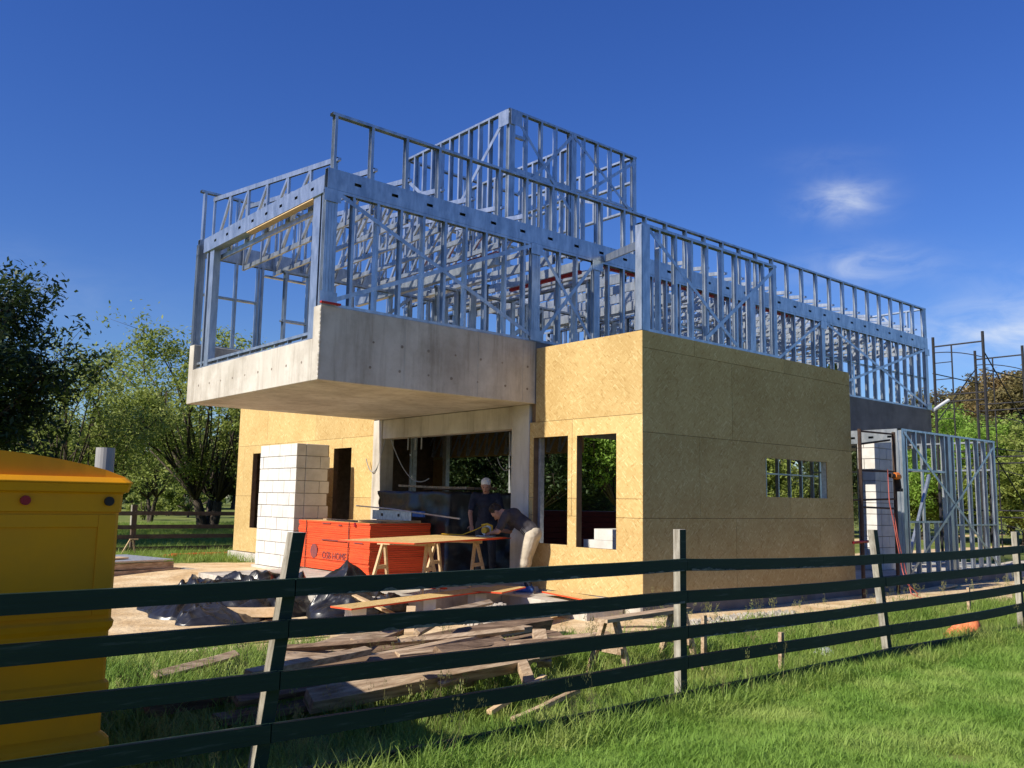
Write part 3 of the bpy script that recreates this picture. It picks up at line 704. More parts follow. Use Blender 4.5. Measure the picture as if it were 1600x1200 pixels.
tops = {-10.7: (1.12, .90, .64, .37, .08), -7.02: (1.12, .88, .59, .30, .02), -3.35: (1.13, .86, .56, .31, .02), .05: (1.08, .83, .55, .30, .05), 4.1: (1.10, .85, .57, .31, .0), 7.9: (1.1, .85, .57, .31, .03), 11.8: (1.1, .85, .57, .31, .03), 15.7: (1.1, .85, .57, .31, .03)}
rr = random.Random(9)
for a, b in zip(posts_f[:-1], posts_f[1:]):
    for k in range(5):
        xa, xb = a[0], b[0]; za, zb = tops[xa][k], tops[xb][k]; h = .102
        sag = rr.uniform(.0, .02); mb = MB(); n = 8; rings = []
        for i in range(n+1):
            t = i/n; x = xa+.004+(xb-xa-.008)*t; zt = za+(zb-za)*t-sag*4*t*(1-t)+rr.uniform(-.002, .002)
            yy = FY+rr.uniform(-.003, .003)
            la = (a[1]*(1-t)*(1-(zt+.12)/1.5)+b[1]*t*(1-(zt+.12)/1.5))
            rings.append([(x+la, yy-.024, zt-h), (x+la, yy+.022, zt-h), (x+la, yy+.022, zt), (x+la, yy-.024, zt)])
        mb.quadloop(rings); ro = mb.build('rail', GREEN, F)
        if (a[0], k) in ((-7.02, 0), (-7.02, 1), (-3.35, 0), (-3.35, 2)):           # paint worn off along the lower edge
            wv = []; wf = []; nn = 150; cnt = 0
            for i in range(nn+1):
                t = i/nn; x = xa+.05+(xb-xa-.1)*t; zt = za+(zb-za)*t-sag*4*t*(1-t)-h
                hh = max(0, .022*(mnoise.noise(V(x*1.1, k*7, 0))+.35)+.018*mnoise.noise(V(x*9, k*3, 1))+.01*mnoise.noise(V(x*30, k, 2)))
                wv += [(x, FY-.0285, zt+.001), (x, FY-.0285, zt+.001+hh), (x, FY-.024, zt+.001), (x, FY-.024, zt+.001+hh)]
            for i in range(nn):
                q_ = 4*i; wf += [(q_, q_+4, q_+5, q_+1), (q_+1, q_+5, q_+7, q_+3)]
            wm = bpy.data.meshes.new('worn_edge'); wm.from_pydata(wv, [], wf); wm.materials.append(SCUFF); put('worn_edge', wm, ro)
# ------------------------------------------------------------------ yellow container
cx0, cx1, cy0, cy1 = -9.9, -8.0, -3.16, -1.3
B = thing('yellow_container', 'tall yellow plastic container with domed lid at the left behind the fence', 'container', ((cx0+cx1)/2, (cy0+cy1)/2, -.12))
def rel(mb):
    ox, oy, oz = (cx0+cx1)/2, (cy0+cy1)/2, -.12
    mb.v = [(x-ox, y-oy, z-oz) for x, y, z in mb.v]; return mb
def rrect(z, e, r=.05, n=3):
    x0, x1, y0, y1 = cx0-e, cx1+e, cy0-e, cy1+e; pts = []
    for qx, qy, a0 in ((x1-r, y1-r, 0), (x0+r, y1-r, 90), (x0+r, y0+r, 180), (x1-r, y0+r, 270)):
        for i in range(n+1):
            a = R(a0+90*i/n); pts.append((qx+r*math.cos(a), qy+r*math.sin(a), z))
    return pts
prof = [(-.12, -.02), (.20, -.02), (.215, .01), (.235, .025), (.27, .03), (.30, .025), (.32, .008), (.335, -.01), (.52, -.012), (.535, .006), (.56, .012), (.59, .01), (.605, -.006), (.86, -.006), (.885, .008), (.915, .012), (.93, .0), (1.50, 0), (1.505, .01), (1.60, .012), (1.607, .018), (1.612, .035), (1.655, .045)]
mb = MB(); mb.quadloop([rrect(z, e) for z, e in prof]); o = rel(mb).build('body', YEL, B)
o.data.polygons.foreach_set('use_smooth', [False]*len(o.data.polygons))
fr = MB()                                                       # raised border round the front panel
for (a0, a1, b0, b1) in ((cx0+.03, cx0+.12, .95, 1.49), (cx1-.12, cx1-.03, .95, 1.49), (cx0+.12, cx1-.12, 1.42, 1.49), (cx0+.12, cx1-.12, .95, 1.0)): fr.box(a0, a1, cy0-.010, cy0+.01, b0, b1)
rel(fr).build('panel_border', YEL, B, .004)
rim = MB(); rim.quadloop([rrect(1.656, .05), rrect(1.664, .052), rrect(1.692, .022)]); rim = rel(rim).build('lid_rim', YEL, B, .006)
dm = MB(); n = 18; rings = []
for i in range(n+1):
    t = i/n; x = cx0-.018+(cx1-cx0+.036)*t; zz = 1.694+.135*(1-(2*t-1)**2)**.8
    rings.append([(x, cy0+.02, 1.6925), (x, cy1-.02, 1.6925), (x, cy1-.03, zz+.002), (x, (cy0+cy1)/2, zz+.012), (x, cy0+.03, zz+.002)])
dm.quadloop(rings); dm = rel(dm).build('lid_dome', YEL, B)
for x, m in ((-8.49, REDDOT), (-8.075, BLKR)):
    rel(MB().tube([(x, cy0-.032, 1.562), (x, cy0+.0, 1.562)], .025, 14)).build('plug', m, B)
rel(MB().tube([(-7.60, -1.4, -.1), (-7.60, -1.4, 1.94)], .066, 20)).build('vent_pipe', GREYP, B)
rel(MB().box(-8.0, -7.66, -1.43, -1.37, 1.2, 1.25)).build('pipe_bracket', YEL, B)
# ------------------------------------------------------------------ red-edged board stack
S = thing('board_stack', 'stack of chipboard sheets with orange-red sealed edges on the terrace', 'board stack', (-.75, 6.2, .28))
rb = random.Random(2); nb = 24; hb = .88/nb
for i in range(nb):
    mb = MB(); j = lambda: rb.uniform(-.011, .011)
    k = .02 if i in (10, 20) else 0
    mb.box(-.65+j(), .62+j(), -1.3+j(), 1.28+j(), .02+i*hb+.002, .02+(i+1)*hb-.002)
    mb.mi = [0, 0, 0, 0, 1, 1]
    mb.build('board', [REDEDGE, OSBF], S)
for yy in (-1.0, 0, 1.0): MB().box(-.6, .6, yy-.05, yy+.05, -.0, .019).build('bearer', OLDW, S)
def text_mesh(name, txt, size, m, parent, mat4, sx=1.0):
    c = bpy.data.curves.new(name, 'FONT'); c.body = txt; c.size = size; c.extrude = .001; c.resolution_u = 2
    o = bpy.data.objects.new(name, c); COL.objects.link(o)
    dg = bpy.context.evaluated_depsgraph_get(); me = bpy.data.meshes.new_from_object(o.evaluated_get(dg)); me.name = name
    bpy.data.objects.remove(o); me.materials.clear(); me.materials.append(m)
    me.transform(mat4 @ Matrix.Diagonal((sx, 1, 1, 1)))
    return put(name, me, parent)
# stencilled on the -x face: reading direction is -y
mt = Matrix(((0, 0, -1, -.664), (-1, 0, 0, .31), (0, 1, 0, .22), (0, 0, 0, 1)))
text_mesh('stencil_lettering', 'OSB HOME', .19, STENCIL, S, mt, .92)
MB().tube([(-.666, .62, .34), (-.655, .62, .34)], .13, 20).build('stencil_disc', STENCIL, S)
for (y, z, L) in ((.2, .86, .3), (-.3, .84, .12), (-.1, .56, .9), (-.95, .55, .3)): MB().box(-.6655, -.657, y-L/2, y+L/2, z-.008, z+.008).build('stencil_line', STENCIL, S)
MB().box(-.67, -.655, -.85, -.79, .83, .9).build('strap_end', REDDOT, S)
for yy in (-.62, .95): MB().box(-.668, -.664, yy-.01, yy+.01, .02, .9).build('packing_strap', BLKR, S)
def plank(name, p0, p1, w, h, m, label, group=None, cat='board', up=(0, 0, 1), roll=0):
    p0, p1 = Vector(p0), Vector(p1); c = (p0+p1)/2
    mb = MB(); d = (p1-p0); n = 6; rings = []; r2 = random.Random(sum(map(ord, label)))
    dn = d.normalized(); u = Vector(up); a = dn.cross(u).normalized(); u = a.cross(dn)
    if roll: q = Matrix.Rotation(roll, 3, dn); a = q @ a; u = q @ u
    for i in range(n+1):
        t = i/n; p = p0+d*t-c+u*(.008*math.sin(t*4+len(label)))
        ww, hh = w*(1+r2.uniform(-.03, .03)), h*(1+r2.uniform(-.04, .04))
        rings.append([p-a*ww/2-u*hh/2, p+a*ww/2-u*hh/2, p+a*ww/2+u*hh/2, p-a*ww/2+u*hh/2])
    mb.quadloop(rings); o = mb.build(name, m, None, .004); o.location = c
    return tag(o, label, cat, group)
plank('plank', (-1.15, 6.9, 1.195), (-1.0, 5.1, 1.198), .12, .025, OLDW, 'thin dusty board lying on top of the red-edged stack')
plank('plank', (-1.28, 5.5, 1.20), (-.3, 4.98, 1.21), .1, .04, NEWW, 'short pine batten across the front of the red-edged stack')
c = MB(); c.chan((-.60, 6.08, 1.31), (-.60, 4.80, 1.31), Z, X, .17, .06); o = c.build('steel_channel', STEEL2)
tag(o, 'short galvanised steel channel on edge on the red-edged stack', 'channel')
for y in (5.75, 5.2): MB().box(-.636, -.629, y-.03, y+.03, 1.29, 1.34).build('punched_hole', BLKR, o)
MB().box(-.62, -.58, 4.45, 4.78, 1.30, 1.40).build('clamp', SHOE, o)
tag(MB().tube([(-.52, 6.85, 1.46), (-.62, 5.6, 1.425), (-.66, 3.35, 1.30)], .014, 6).build('steel_bar', STEEL), 'thin bright steel bar reaching from the channel towards the worker', 'bar')
# ------------------------------------------------------------------ black film
def film_box(name, x0, x1, y0, y1, z0, z1, label, n=26, amp=.05, seed=0):
    """goods wrapped in plastic film: a closed wrinkled skin"""
    me = bpy.data.meshes.new(name); v = []; f = []
    cx, cy, cz = (x0+x1)/2, (y0+y1)/2, z0
    def face(o, a, b, na, nb):
        base = len(v)
        for j in range(nb+1):
            for i in range(na+1):
                p = o+a*(i/na)+b*(j/nb)
                q = Vector((p.x-cx, p.y-cy, p.z-z0)); nn = mnoise.noise(p*3.1+Vector((seed, 0, 0)))*.6+abs(mnoise.noise(p*7+Vector((0, seed, 3))))*.55
                dirn = Vector((q.x/(x1-x0), q.y/(y1-y0), .25 if q.z > .9*(z1-z0) else 0)); fl_ = .10*(1-q.z/(z1-z0))**2
                p = p+dirn*(amp*nn*2+fl_); v.append((p.x-cx, p.y-cy, max(p.z-z0, .0)))
        for j in range(nb):
            for i in range(na): f.append((base+j*(na+1)+i, base+j*(na+1)+i+1, base+(j+1)*(na+1)+i+1, base+(j+1)*(na+1)+i))
    dx, dy, dz = V(x1-x0, 0, 0), V(0, y1-y0, 0), V(0, 0, z1-z0)
    face(V(x0, y0, z0), dx, dz, n, n); face(V(x0, y1, z0), -dy, dz, n, n); face(V(x1, y1, z0), -dx, dz, n, n); face(V(x1, y0, z0), dy, dz, n, n); face(V(x0, y0, z1), dx, dy, n, n)
    me.from_pydata(v, [], f); me.materials.append(BLACKP); me.polygons.foreach_set('use_smooth', [True]*len(f))
    import bmesh
    bm = bmesh.new(); bm.from_mesh(me); bmesh.ops.remove_doubles(bm, verts=bm.verts, dist=.004); bm.to_mesh(me); bm.free()
    return tag(put(name, me, None, (cx, cy, z0)), label, 'covered pallet')
film_box('wrapped_pallet', -.05, 1.55, 4.5, 6.78, .28, 1.74, 'tall pallet of goods wrapped in black plastic film under the overhang', seed=1, amp=.075)
plank('plank', (.35, 6.6, 1.86), (.6, 4.7, 1.83), .2, .04, OLDW, 'warped board lying on the black-wrapped pallet')
plank('plank', (.8, 6.4, 1.82), (1.1, 4.6, 1.82), .16, .05, DARKW, 'dark timber along the back of the black-wrapped pallet')
def heap(name, cx, cy, rx, ry, h, label, seed, cat='plastic sheet', m=None, nx=120, ny=100, fold=1.0, rot=0, z0=None):
    v = []; f = []
    z0 = gz(cx, cy) if z0 is None else z0
    ca, sa = math.cos(rot), math.sin(rot)
    for j in range(ny+1):
        for i in range(nx+1):
            u, w = 2*i/nx-1, 2*j/ny-1
            # square to disc
            px, py = u*math.sqrt(1-w*w/2), w*math.sqrt(1-u*u/2)
            rad = min(1, math.hypot(px, py)); wob = 1+.22*mnoise.noise(V(px*1.6, py*1.6, seed+9))
            x, y = px*rx*wob, py*ry*wob
            p = V(x, y, seed*3.7)
            q = V(p.x+.35*mnoise.noise(p*1.7), p.y+.35*mnoise.noise(p*1.7+V(5, 5, 5)), seed)
            rg = lambda fx, fy, k: (1-min(1, abs(mnoise.noise(V(q.x*fx+q.y*fy*.4, q.y*fy-q.x*fx*.3, seed+k)))*2.6))**1.6-.35
            ridge = rg(.6, 2.4, 0)*.5+rg(2.6, .8, 4)*.3+rg(1.4, 5.5, 7)*.2+rg(6, 3, 9)*.07
            env = (1-rad**2.2)**.75 if rad < 1 else 0
            z = max(0.004*mnoise.noise(V(x*9, y*9, 1)), h*env*(.5+.5*mnoise.noise(V(x*.9, y*.9, seed+2)))+h*.5*fold*ridge*min(1, env*2.2)+.01)
            v.append((x*ca-y*sa, x*sa+y*ca, z if rad < .995 else -.06))
    for j in range(ny):
        for i in range(nx): f.append((j*(nx+1)+i, j*(nx+1)+i+1, (j+1)*(nx+1)+i+1, (j+1)*(nx+1)+i))
    me = bpy.data.meshes.new(name); me.from_pydata(v, [], f); me.materials.append(m or BLACKP); me.polygons.foreach_set('use_smooth', [True]*len(f))
    return tag(put(name, me, None, (cx, cy, z0-.005)), label, cat)
heap('plastic_sheet', -3.95, 4.1, 1.45, 1.25, .62, 'big crumpled heap of black plastic sheeting left of the terrace', 3)
heap('plastic_sheet', -4.75, 3.0, .6, .45, .28, 'small bunched end of black plastic beside the fresh timber block', 5)
heap('plastic_sheet', -3.15, 2.35, .7, .6, .40, 'black plastic sheeting bunched over the terrace corner behind the fence post', 8, z0=.1)
heap('plastic_sheet', -1.95, 4.75, .42, .32, .36, 'lump of black plastic leaning against the red-edged stack', 11, z0=.28)
plank('timber_block', (-4.95, 3.2, .1), (-4.15, 2.55, .13), .16, .11, NEWW, 'short fresh square timber lying on the black plastic', cat='timber')
# ------------------------------------------------------------------ work table
def trestle(cx, cy, rz, label):
    T = thing('trestle', label, 'trestle', (cx, cy, .28), 'pine trestles under the cutting table', rz)
    L, hh = .92, .72
    MB().beam((-L/2, 0, hh-.03), (L/2, 0, hh-.03), .05, .07).build('top_beam', NEWW, T)
    for sx in (-1, 1):
        for sy in (-1, 1): MB().beam((sx*.36, sy*.035, hh-.06), (sx*.42, sy*.27, 0.0), .055, .032, (1, 0, 0)).build('leg', NEWW, T)
        MB().beam((sx*.395, -.17, .33), (sx*.395, .17, .33), .025, .055).build('crossbar', NEWW, T)
trestle(-2.2, 2.62, R(118), 'pine trestle under the left end of the cutting table')
trestle(-.95, 3.05, R(112), 'pine trestle under the right end of the cutting table')
def sheet(name, c, L, Wd, rz, th, label, m, z, tilt=0):
    mb = MB().box(-L/2, L/2, -Wd/2, Wd/2, -th/2, th/2); mb.mi = [1, 1, 1, 1, 0, 0]
    o = mb.build(name, [OSBF, m]); o.location = (*c, z); o.rotation_euler = (0, tilt, rz); return tag(o, label, 'board')
sheet('chipboard_panel', (-1.95, 2.4), 2.75, 1.2, R(24), .018, 'large chipboard panel on two trestles being cut by the workers', REDEDGE, 1.032, 0)
sheet('chipboard_panel', (-1.05, 2.78), 1.5, 1.0, R(24), .016, 'smaller board lying under the cutting panel on the trestles', REDEDGE, 1.012)
# ------------------------------------------------------------------ walkway boards, offcuts, gravel
sheet('walkway_board', (-2.55, 1.62), 2.9, .38, R(11), .02, 'long chipboard strip used as a walkway in front of the terrace', REDEDGE, .305, R(-1))
sheet('walkway_board', (-1.15, 1.72), .95, .45, R(28), .02, 'short chipboard offcut at the right end of the walkway', REDEDGE, .33)
sheet('walkway_board', (-1.5, .55), 1.9, .3, R(20), .02, 'narrow reddish board on the sand in front of the gravel', OLDW, .15, R(2))
sheet('walkway_board', (-.35, 1.05), 1.1, .35, R(78), .02, 'red-edged offcut leaning at the foot of the front wall', REDEDGE, .262)
for i, (x, y) in enumerate(((-3.7, 1.45), (-2.5, 1.65), (-1.5, 1.8))):
    tag(MB().box(x-.1, x+.1, y-.09, y+.09, gz(x, y)-.02, .293-.012*i*0-.004).build('support_block', BLOCK), ('white block under the left end of the walkway', 'white block under the middle of the walkway', 'white block under the right end of the walkway')[i], 'block')
def gravel(cx, cy, rx, ry, h, n, label):
    v = []; f = []; r2 = random.Random(12)
    base = [(-1, -1, -1), (1, -1, -1), (1, 1, -1), (-1, 1, -1), (-1, -1, 1), (1, -1, 1), (1, 1, 1), (-1, 1, 1)]
    fs = [(0, 3, 2, 1), (4, 5, 6, 7), (0, 1, 5, 4), (1, 2, 6, 5), (2, 3, 7, 6), (3, 0, 4, 7)]
    for _ in range(n):
        a, q = r2.uniform(0, 6.28), math.sqrt(r2.random()); s = r2.uniform(.012, .034)
        c = V(q*rx*math.cos(a), q*ry*math.sin(a), h*(1-q*q)*r2.uniform(.7, 1.05)); m = Matrix.Rotation(r2.uniform(0, 6), 3, V(r2.random(), r2.random(), r2.random()+.1).normalized()); b = len(v)
        for p in base: v.append(tuple(c+m @ (V(*p)*s*r2.uniform(.7, 1.1))))
        f.extend([tuple(b+i for i in t) for t in fs])
    # the packed core under the loose stones
    nb_ = len(v); k = 20
    for j in range(5):
        for i in range(k): q = 1-j/5; v.append((q*rx*math.cos(6.283*i/k), q*ry*math.sin(6.283*i/k), h*(1-q*q)*.8-.02))
    for j in range(4):
        for i in range(k): f.append((nb_+j*k+i, nb_+j*k+(i+1) % k, nb_+(j+1)*k+(i+1) % k, nb_+(j+1)*k+i))
    me = bpy.data.meshes.new('gravel_heap'); me.from_pydata(v, [], f); me.materials.append(GRAVEL)
    return tag(put('gravel_heap', me, None, (cx, cy, gz(cx, cy))), label, 'gravel', kind='stuff')
gravel(-1.9, 1.0, .6, .42, .2, 700, 'small heap of pale gravel in front of the walkway')
gravel(1.0, -.75, 1.6, .22, .03, 160, 'thin strip of rubble along the foot of the side wall')
rp = random.Random(21)
scr = [('short pine offcut on the sand by the black plastic', (-3.3, 1.85, .10), (-2.75, 1.35, .06), .09, .045, NEWW), ('pine offcut leaning on the terrace edge', (-3.35, 2.1, .32), (-2.95, 1.25, .04), .1, .03, NEWW),
       ('thin brown lath on the sand beside the bench', (-1.1, -.55, .05), (-.55, -.85, .05), .05, .02, BROWNW), ('pale board on the terrace under the cutting table', (-2.6, 3.4, .292), (-2.0, 2.9, .292), .1, .022, NEWW),
       ('reddish offcut on the terrace between the trestles', (-2.0, 3.3, .292), (-1.5, 2.55, .292), .12, .022, REDEDGE), ('weathered lath on the sand before the side wall', (.4, -.8, .03), (1.5, -1.0, .03), .06, .02, OLDW)]
for lb, a, b, w_, h_, m_ in scr: plank('offcut', a, b, w_, h_, m_, lb, 'offcuts scattered round the terrace')
# ------------------------------------------------------------------ heap of old timbers behind the fence
LT = 'old timbers heaped behind the fence'
big = [((-5.95, -1.15, .20), (-3.45, -.12, .34), .24, .04, OLDW, 'wide pale weathered board lying on top of the timber heap', .3),
       ((-5.2, -1.05, .16), (-2.5, -.75, .24), .14, .13, OLDD, 'thick dark beam along the back of the timber heap', .4),
       ((-4.5, -.9, .30), (-3.9, -.05, .42), .10, .03, NEWW, 'short pale lath lying across the top of the timber heap', 0),
       ((-7.3, -1.75, .14), (-4.4, -1.75, .22), .16, .12, OLDD, 'long grey beam at the left end of the timber heap', .4),
       ((-6.3, -2.25, .12), (-4.25, -2.35, .22), .15, .12, OLDW, 'sawn square beam in front of the timber heap with a split end', .55),
       ((-6.9, -2.05, .03), (-4.6, -2.0, .03), .2, .05, OLDD, 'dark plank flat on the grass under the square beam', 0),
       ((-5.4, -1.6, .24), (-3.2, -1.2, .27), .12, .06, OLDW, 'narrow weathered plank in the middle of the timber heap', 0),
       ((-6.6, -1.35, .08), (-4.2, -1.35, .12), .22, .05, OLDD, 'broad dark plank under the wide pale board', 0),
       ((-4.9, -1.35, .12), (-2.7, -1.05, .16), .13, .06, OLDD, 'brown plank poking out at the right of the timber heap', 0),
       ((-4.45, -2.65, .04), (-4.30, -2.25, .34), .10, .06, OLDW, 'stub of post standing at the right end of the square beam', 0),
       ((-3.75, -2.05, .08), (-3.55, -1.75, .34), .13, .08, OLDW, 'squat upright offcut between the timber heap and the bench', 0),
       ((-5.15, -2.95, .0), (-4.35, -2.7, .15), .05, .035, NEWW, 'thin sharpened stake lying in the grass by the fence', 0),
       ((-5.0, -3.05, -.04), (-4.2, -2.95, .05), .05, .035, OLDW, 'second thin stake half hidden in the fence grass', 0),
       ((-5.75, -2.55, .02), (-4.7, -2.75, .03), .09, .03, NEWW, 'pale lath lying in the grass below the square beam', 0),
       ((-7.5, -1.35, .05), (-6.4, -1.3, .06), .18, .06, OLDW, 'short pale plank end next to the yellow container', 0),
       ((-3.6, -1.0, .09), (-2.2, -.75, .1), .1, .04, OLDW, 'grey batten running from the timber heap towards the bench', 0),
       ((-4.3, -1.75, .22), (-3.3, -1.65, .23), .09, .04, OLDW, 'short weathered batten between the beams of the heap', 0)]
for a, b, w_, h_, m_, lb, rl in big: plank('old_timber', a, b, w_, h_, m_, lb, LT, 'timber', roll=rl)
r5 = random.Random(55)
for i, nm in enumerate(('a narrow split one', 'a nailed one', 'a stained one', 'a bowed one', 'a short thick one', 'a thin pale one', 'a chipped one', 'a muddy one', 'a knotty one', 'a grey one', 'a slim dusty one', 'a half-buried one', 'a cracked one', 'a reddish one', 'a notched one', 'a crooked one', 'a frayed one', 'a squared one', 'a tapered one', 'a long slim one', 'a blunt one', 'a sun-bleached one')):
    x, y = r5.uniform(-7.2, -4.1), r5.uniform(-2.5, -.7); L = r5.uniform(.7, 2.1); a = r5.uniform(-.3, .6); z = .08+.012*i+r5.uniform(0, .06)
    plank('old_timber', (x, y, z), (x+L*math.cos(a), y+L*math.sin(a), z+r5.uniform(-.05, .1)), r5.uniform(.05, .15), r5.uniform(.022, .06), (OLDW, OLDD, OLDW)[i % 3], 'loose weathered plank on the timber heap behind the fence, %s' % nm, LT, 'timber', roll=r5.uniform(.0, .75))
# builder's bench
K = thing('bench', 'rough low timber bench behind the fence by the middle post', 'bench', (-2.45, -2.2, -.08))
MB().beam((-.75, -.05, .55), (.75, .12, .55), .16, .035).build('top', OLDW, K)
for sx in (-.55, .5):
    for sy, lx in ((-.16, .12), (.22, -.12)): MB().beam((sx, sy*.4, .535), (sx+lx, sy, -.08), .055, .05, (1, 0, 0)).build('leg', OLDW, K)
    MB().beam((sx, -.14, .25), (sx, .2, .25), .03, .06).build('crossbar', OLDW, K)
MB().beam((-.5, .05, .3), (.5, .12, .34), .03, .09).build('stretcher', OLDW, K)
for i, (x, y, h, lb) in enumerate(((-1.38, -3.05, .36, 'short grey stake in the grass behind the fence, right of the middle post'), (-2.0, -2.55, .52, 'short square post standing just right of the bench'), (5.2, -2.2, .42, 'small grey stake in the grass near the right end of the fence'))):
    tag(MB().beam((x, y, -.25), (x+.015, y, h-.05), .05, .04, (0, 1, 0)).build('stake', OLDW), lb, 'stake')
heap('woven_bag', 2.75, -3.12, .36, .24, .34, 'orange woven bag lying in the grass behind the fence', 15, 'bag', BAG, 60, 50, 1.2)
heap('paper_scrap', .2, -2.6, .16, .12, .09, 'crumpled white scrap in the grass behind the leaning post', 18, 'litter', WHITE, 14, 12, 1.2)
# ------------------------------------------------------------------ steel profiles and sheets lying at the left
for i in range(7):
    y = 1.05+i*.13; o = MB().chan((-6.6+.1*(i % 3), y+.1, .05+.012*(i % 2)), (-4.35-.15*(i % 2), y-.05, .06+.012*(i % 2)), Y, Z, .09, .04).build('steel_profile', STEEL)
    tag(o, ('first', 'second', 'third', 'fourth', 'fifth', 'sixth', 'seventh')[i]+' loose galvanised steel profile from the fence, lying in the grass', 'steel profile', 'steel profiles lying in the grass')
MM = [((-6.9, 8.75, .10), (-2.95, 9.45, .12), .16, .13, 'thick grey bearer at the front of the metal sheet pile'), ((-6.9, 8.8, .24), (-3.05, 9.5, .26), .12, .12, 'upper grey beam under the metal sheets'), ((-6.7, 10.6, .10), (-3.4, 11.0, .10), .14, .12, 'rear bearer of the metal sheet pile')]
for a, b, w_, h_, lb in MM: plank('bearer', a, b, w_, h_, OLDW, lb, None, 'timber')
for i in range(4):
    o = MB().box(-1.9, 1.75, -.85, .95, -.004, .004).build('metal_sheet', STEEL2); o.location = (-5.1+.05*i, 10.0-.04*i, .325+.012*i); o.rotation_euler = (0, 0, R(9+i*.8))
    tag(o, ('lowest', 'second lowest', 'second', 'topmost')[i]+' flat galvanised metal sheet of the pile at the left', 'metal sheet', 'metal sheets in the pile')
plank('plank', (-5.2, 9.3, .385), (-3.9, 9.75, .385), .3, .03, NEWW, 'pale board lying on the metal sheets at the left')
for i in range(4): tag(MB().chan((-3.1+.09*i, 9.6, .14+.02*(i % 2)), (-2.05+.07*i, 7.6, .10), X, Z, .08, .04).build('steel_profile', STEEL), ('leftmost', 'second', 'third', 'rightmost')[i]+' bright steel profile sloping off the right end of the sheet pile', 'steel profile', 'profiles beside the sheet pile')
# ------------------------------------------------------------------ back fence
Q = thing('back_fence', 'brown post-and-rail fence behind the site at the left', 'fence', (0, 15.6, 0))
for x in (-9.3, -5.6, -1.85, 1.9, 5.6, 9.4): MB().beam((x, .06, -.2), (x, .06, 1.34), .12, .1, (0, 1, 0)).build('post', BROWNW, Q)
MB().box(-1.93, -1.915, .0, .1, .78, 1.34).build('pale_splinter', POSTW, Q)
for xa, xb in ((-9.3, -5.6), (-5.6, -1.85), (-1.85, 1.9), (1.9, 5.6), (5.6, 9.4)):
    for z in (1.13, .78, .53, .22): MB().beam((xa+.003, 0, z), (xb-.003, 0, z-.01), .035, .105).build('rail', BROWNW, Q)
E_ = thing('easel', 'small A-shaped timber frame leaning by the back fence post', 'frame', (-2.0, 15.2, 0))
for a, b in (((-.05, 0, .48), (-.3, .0, 0)), ((.0, 0, .48), (.12, 0, 0)), ((-.06, .0, .48), (.14, 0, .48))): MB().beam(a, b, .03, .04, (0, 1, 0)).build('strut', NEWW, E_)
for i in range(3): tag(MB().tube([(-1.6+.15*i, 14.6-.12*i, .05+.03*i), (.7, 14.75-.12*i, .05+.03*i)], .045, 8).build('drain_pipe', REDEDGE), ('lowest', 'middle', 'topmost')[i]+' orange plastic pipe lying by the back fence', 'pipe', 'orange pipes by the back fence')
# ------------------------------------------------------------------ boards indoors seen through the windows
for (x, y, z, L, Wd, h, lb) in ((4.4, 5.4, .265, 2.4, 1.2, 1.15, 'red board stack darkened as if in shade, seen through the front windows'), (6.3, 4.6, .265, 2.4, 1.2, 1.2, 'second red board stack indoors, darkened as if in shade, seen through the right front window')):
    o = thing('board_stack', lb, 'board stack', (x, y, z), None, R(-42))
    for i in range(10): MB().box(-L/2+.01*(i % 3), L/2, -Wd/2, Wd/2+.008*(i % 2), i*h/10+.003, (i+1)*h/10-.003).build('board_bundle', REDSHADED, o)
# ------------------------------------------------------------------ scaffold tower at the right
def tubes(parent, segs, r, m, name):
    for a, b in segs: MB().tube([a, b], r, 7).build(name, m, parent)
for x, label, zt, y0, y1 in ((19.75, 'black steel scaffold frame nearest the house end', 7.2, 3.02, 4.58), (23.28, 'black steel scaffold frame at the right edge, farther from the house', 7.2, 3.12, 4.68)):
    SC = thing('scaffold', label, 'scaffold', (x, (y0+y1)/2, 0), 'scaffold frames beyond the house'); h = (y1-y0)/2
    tubes(SC, [((0, -h, 0), (0, -h, zt)), ((0, h, 0), (0, h, zt))], .046, BLKSTEEL, 'standard')
    for k in range(4):
        z1 = zt-.32-k*1.85
        if z1 < .5: continue
        tubes(SC, [((0, -h, z1), (0, h, z1)), ((0, -h, z1-1.62), (0, h, z1-1.62))], .026, BLKSTEEL, 'ledger')
        tubes(SC, [((0, h-.58, z1), (0, h-.58, z1-1.62))], .024, BLKSTEEL, 'ladder_upright'); tubes(SC, [((0, h, z1-.55), (0, h-.58, z1-.55)), ((0, h, z1-1.1), (0, h-.58, z1-1.1))], .015, BLKSTEEL, 'rung')
        pts = [(0, h-2*h*t, z1-.2-.32*t*t) for t in np.linspace(0, 1, 8)]; MB().tube(pts, .015, 6).build('arch_brace', BLKSTEEL, SC)
for y, s_, lb in ((3.06, 1, 'black diagonal scaffold tube on the near side'), (4.63, -1, 'black diagonal scaffold tube on the far side')):
    for k in range(2):
        a, b = ((19.75, y-.03, 6.6-k*3.0), (23.28, y-.03, 4.2-k*3.0)) if s_ > 0 else ((19.75, y, 4.3-k*3.0), (23.28, y, 6.6-k*3.0))
        tag(MB().tube([a, b], .02, 7).build('scaffold_brace', BLKSTEEL), lb+(', upper one' if k == 0 else ', lower one'), 'scaffold tube', 'diagonal scaffold tubes')
        a, b = ((19.75, y, 6.0-k*2.5), (23.28, y, 6.02-k*2.5)); tag(MB().tube([a, b], .018, 7).build('scaffold_ledger', BLKSTEEL), ('near' if s_ > 0 else 'far')+(' upper' if k == 0 else ' lower')+' horizontal scaffold tube between the frames', 'scaffold tube', 'horizontal scaffold tubes')
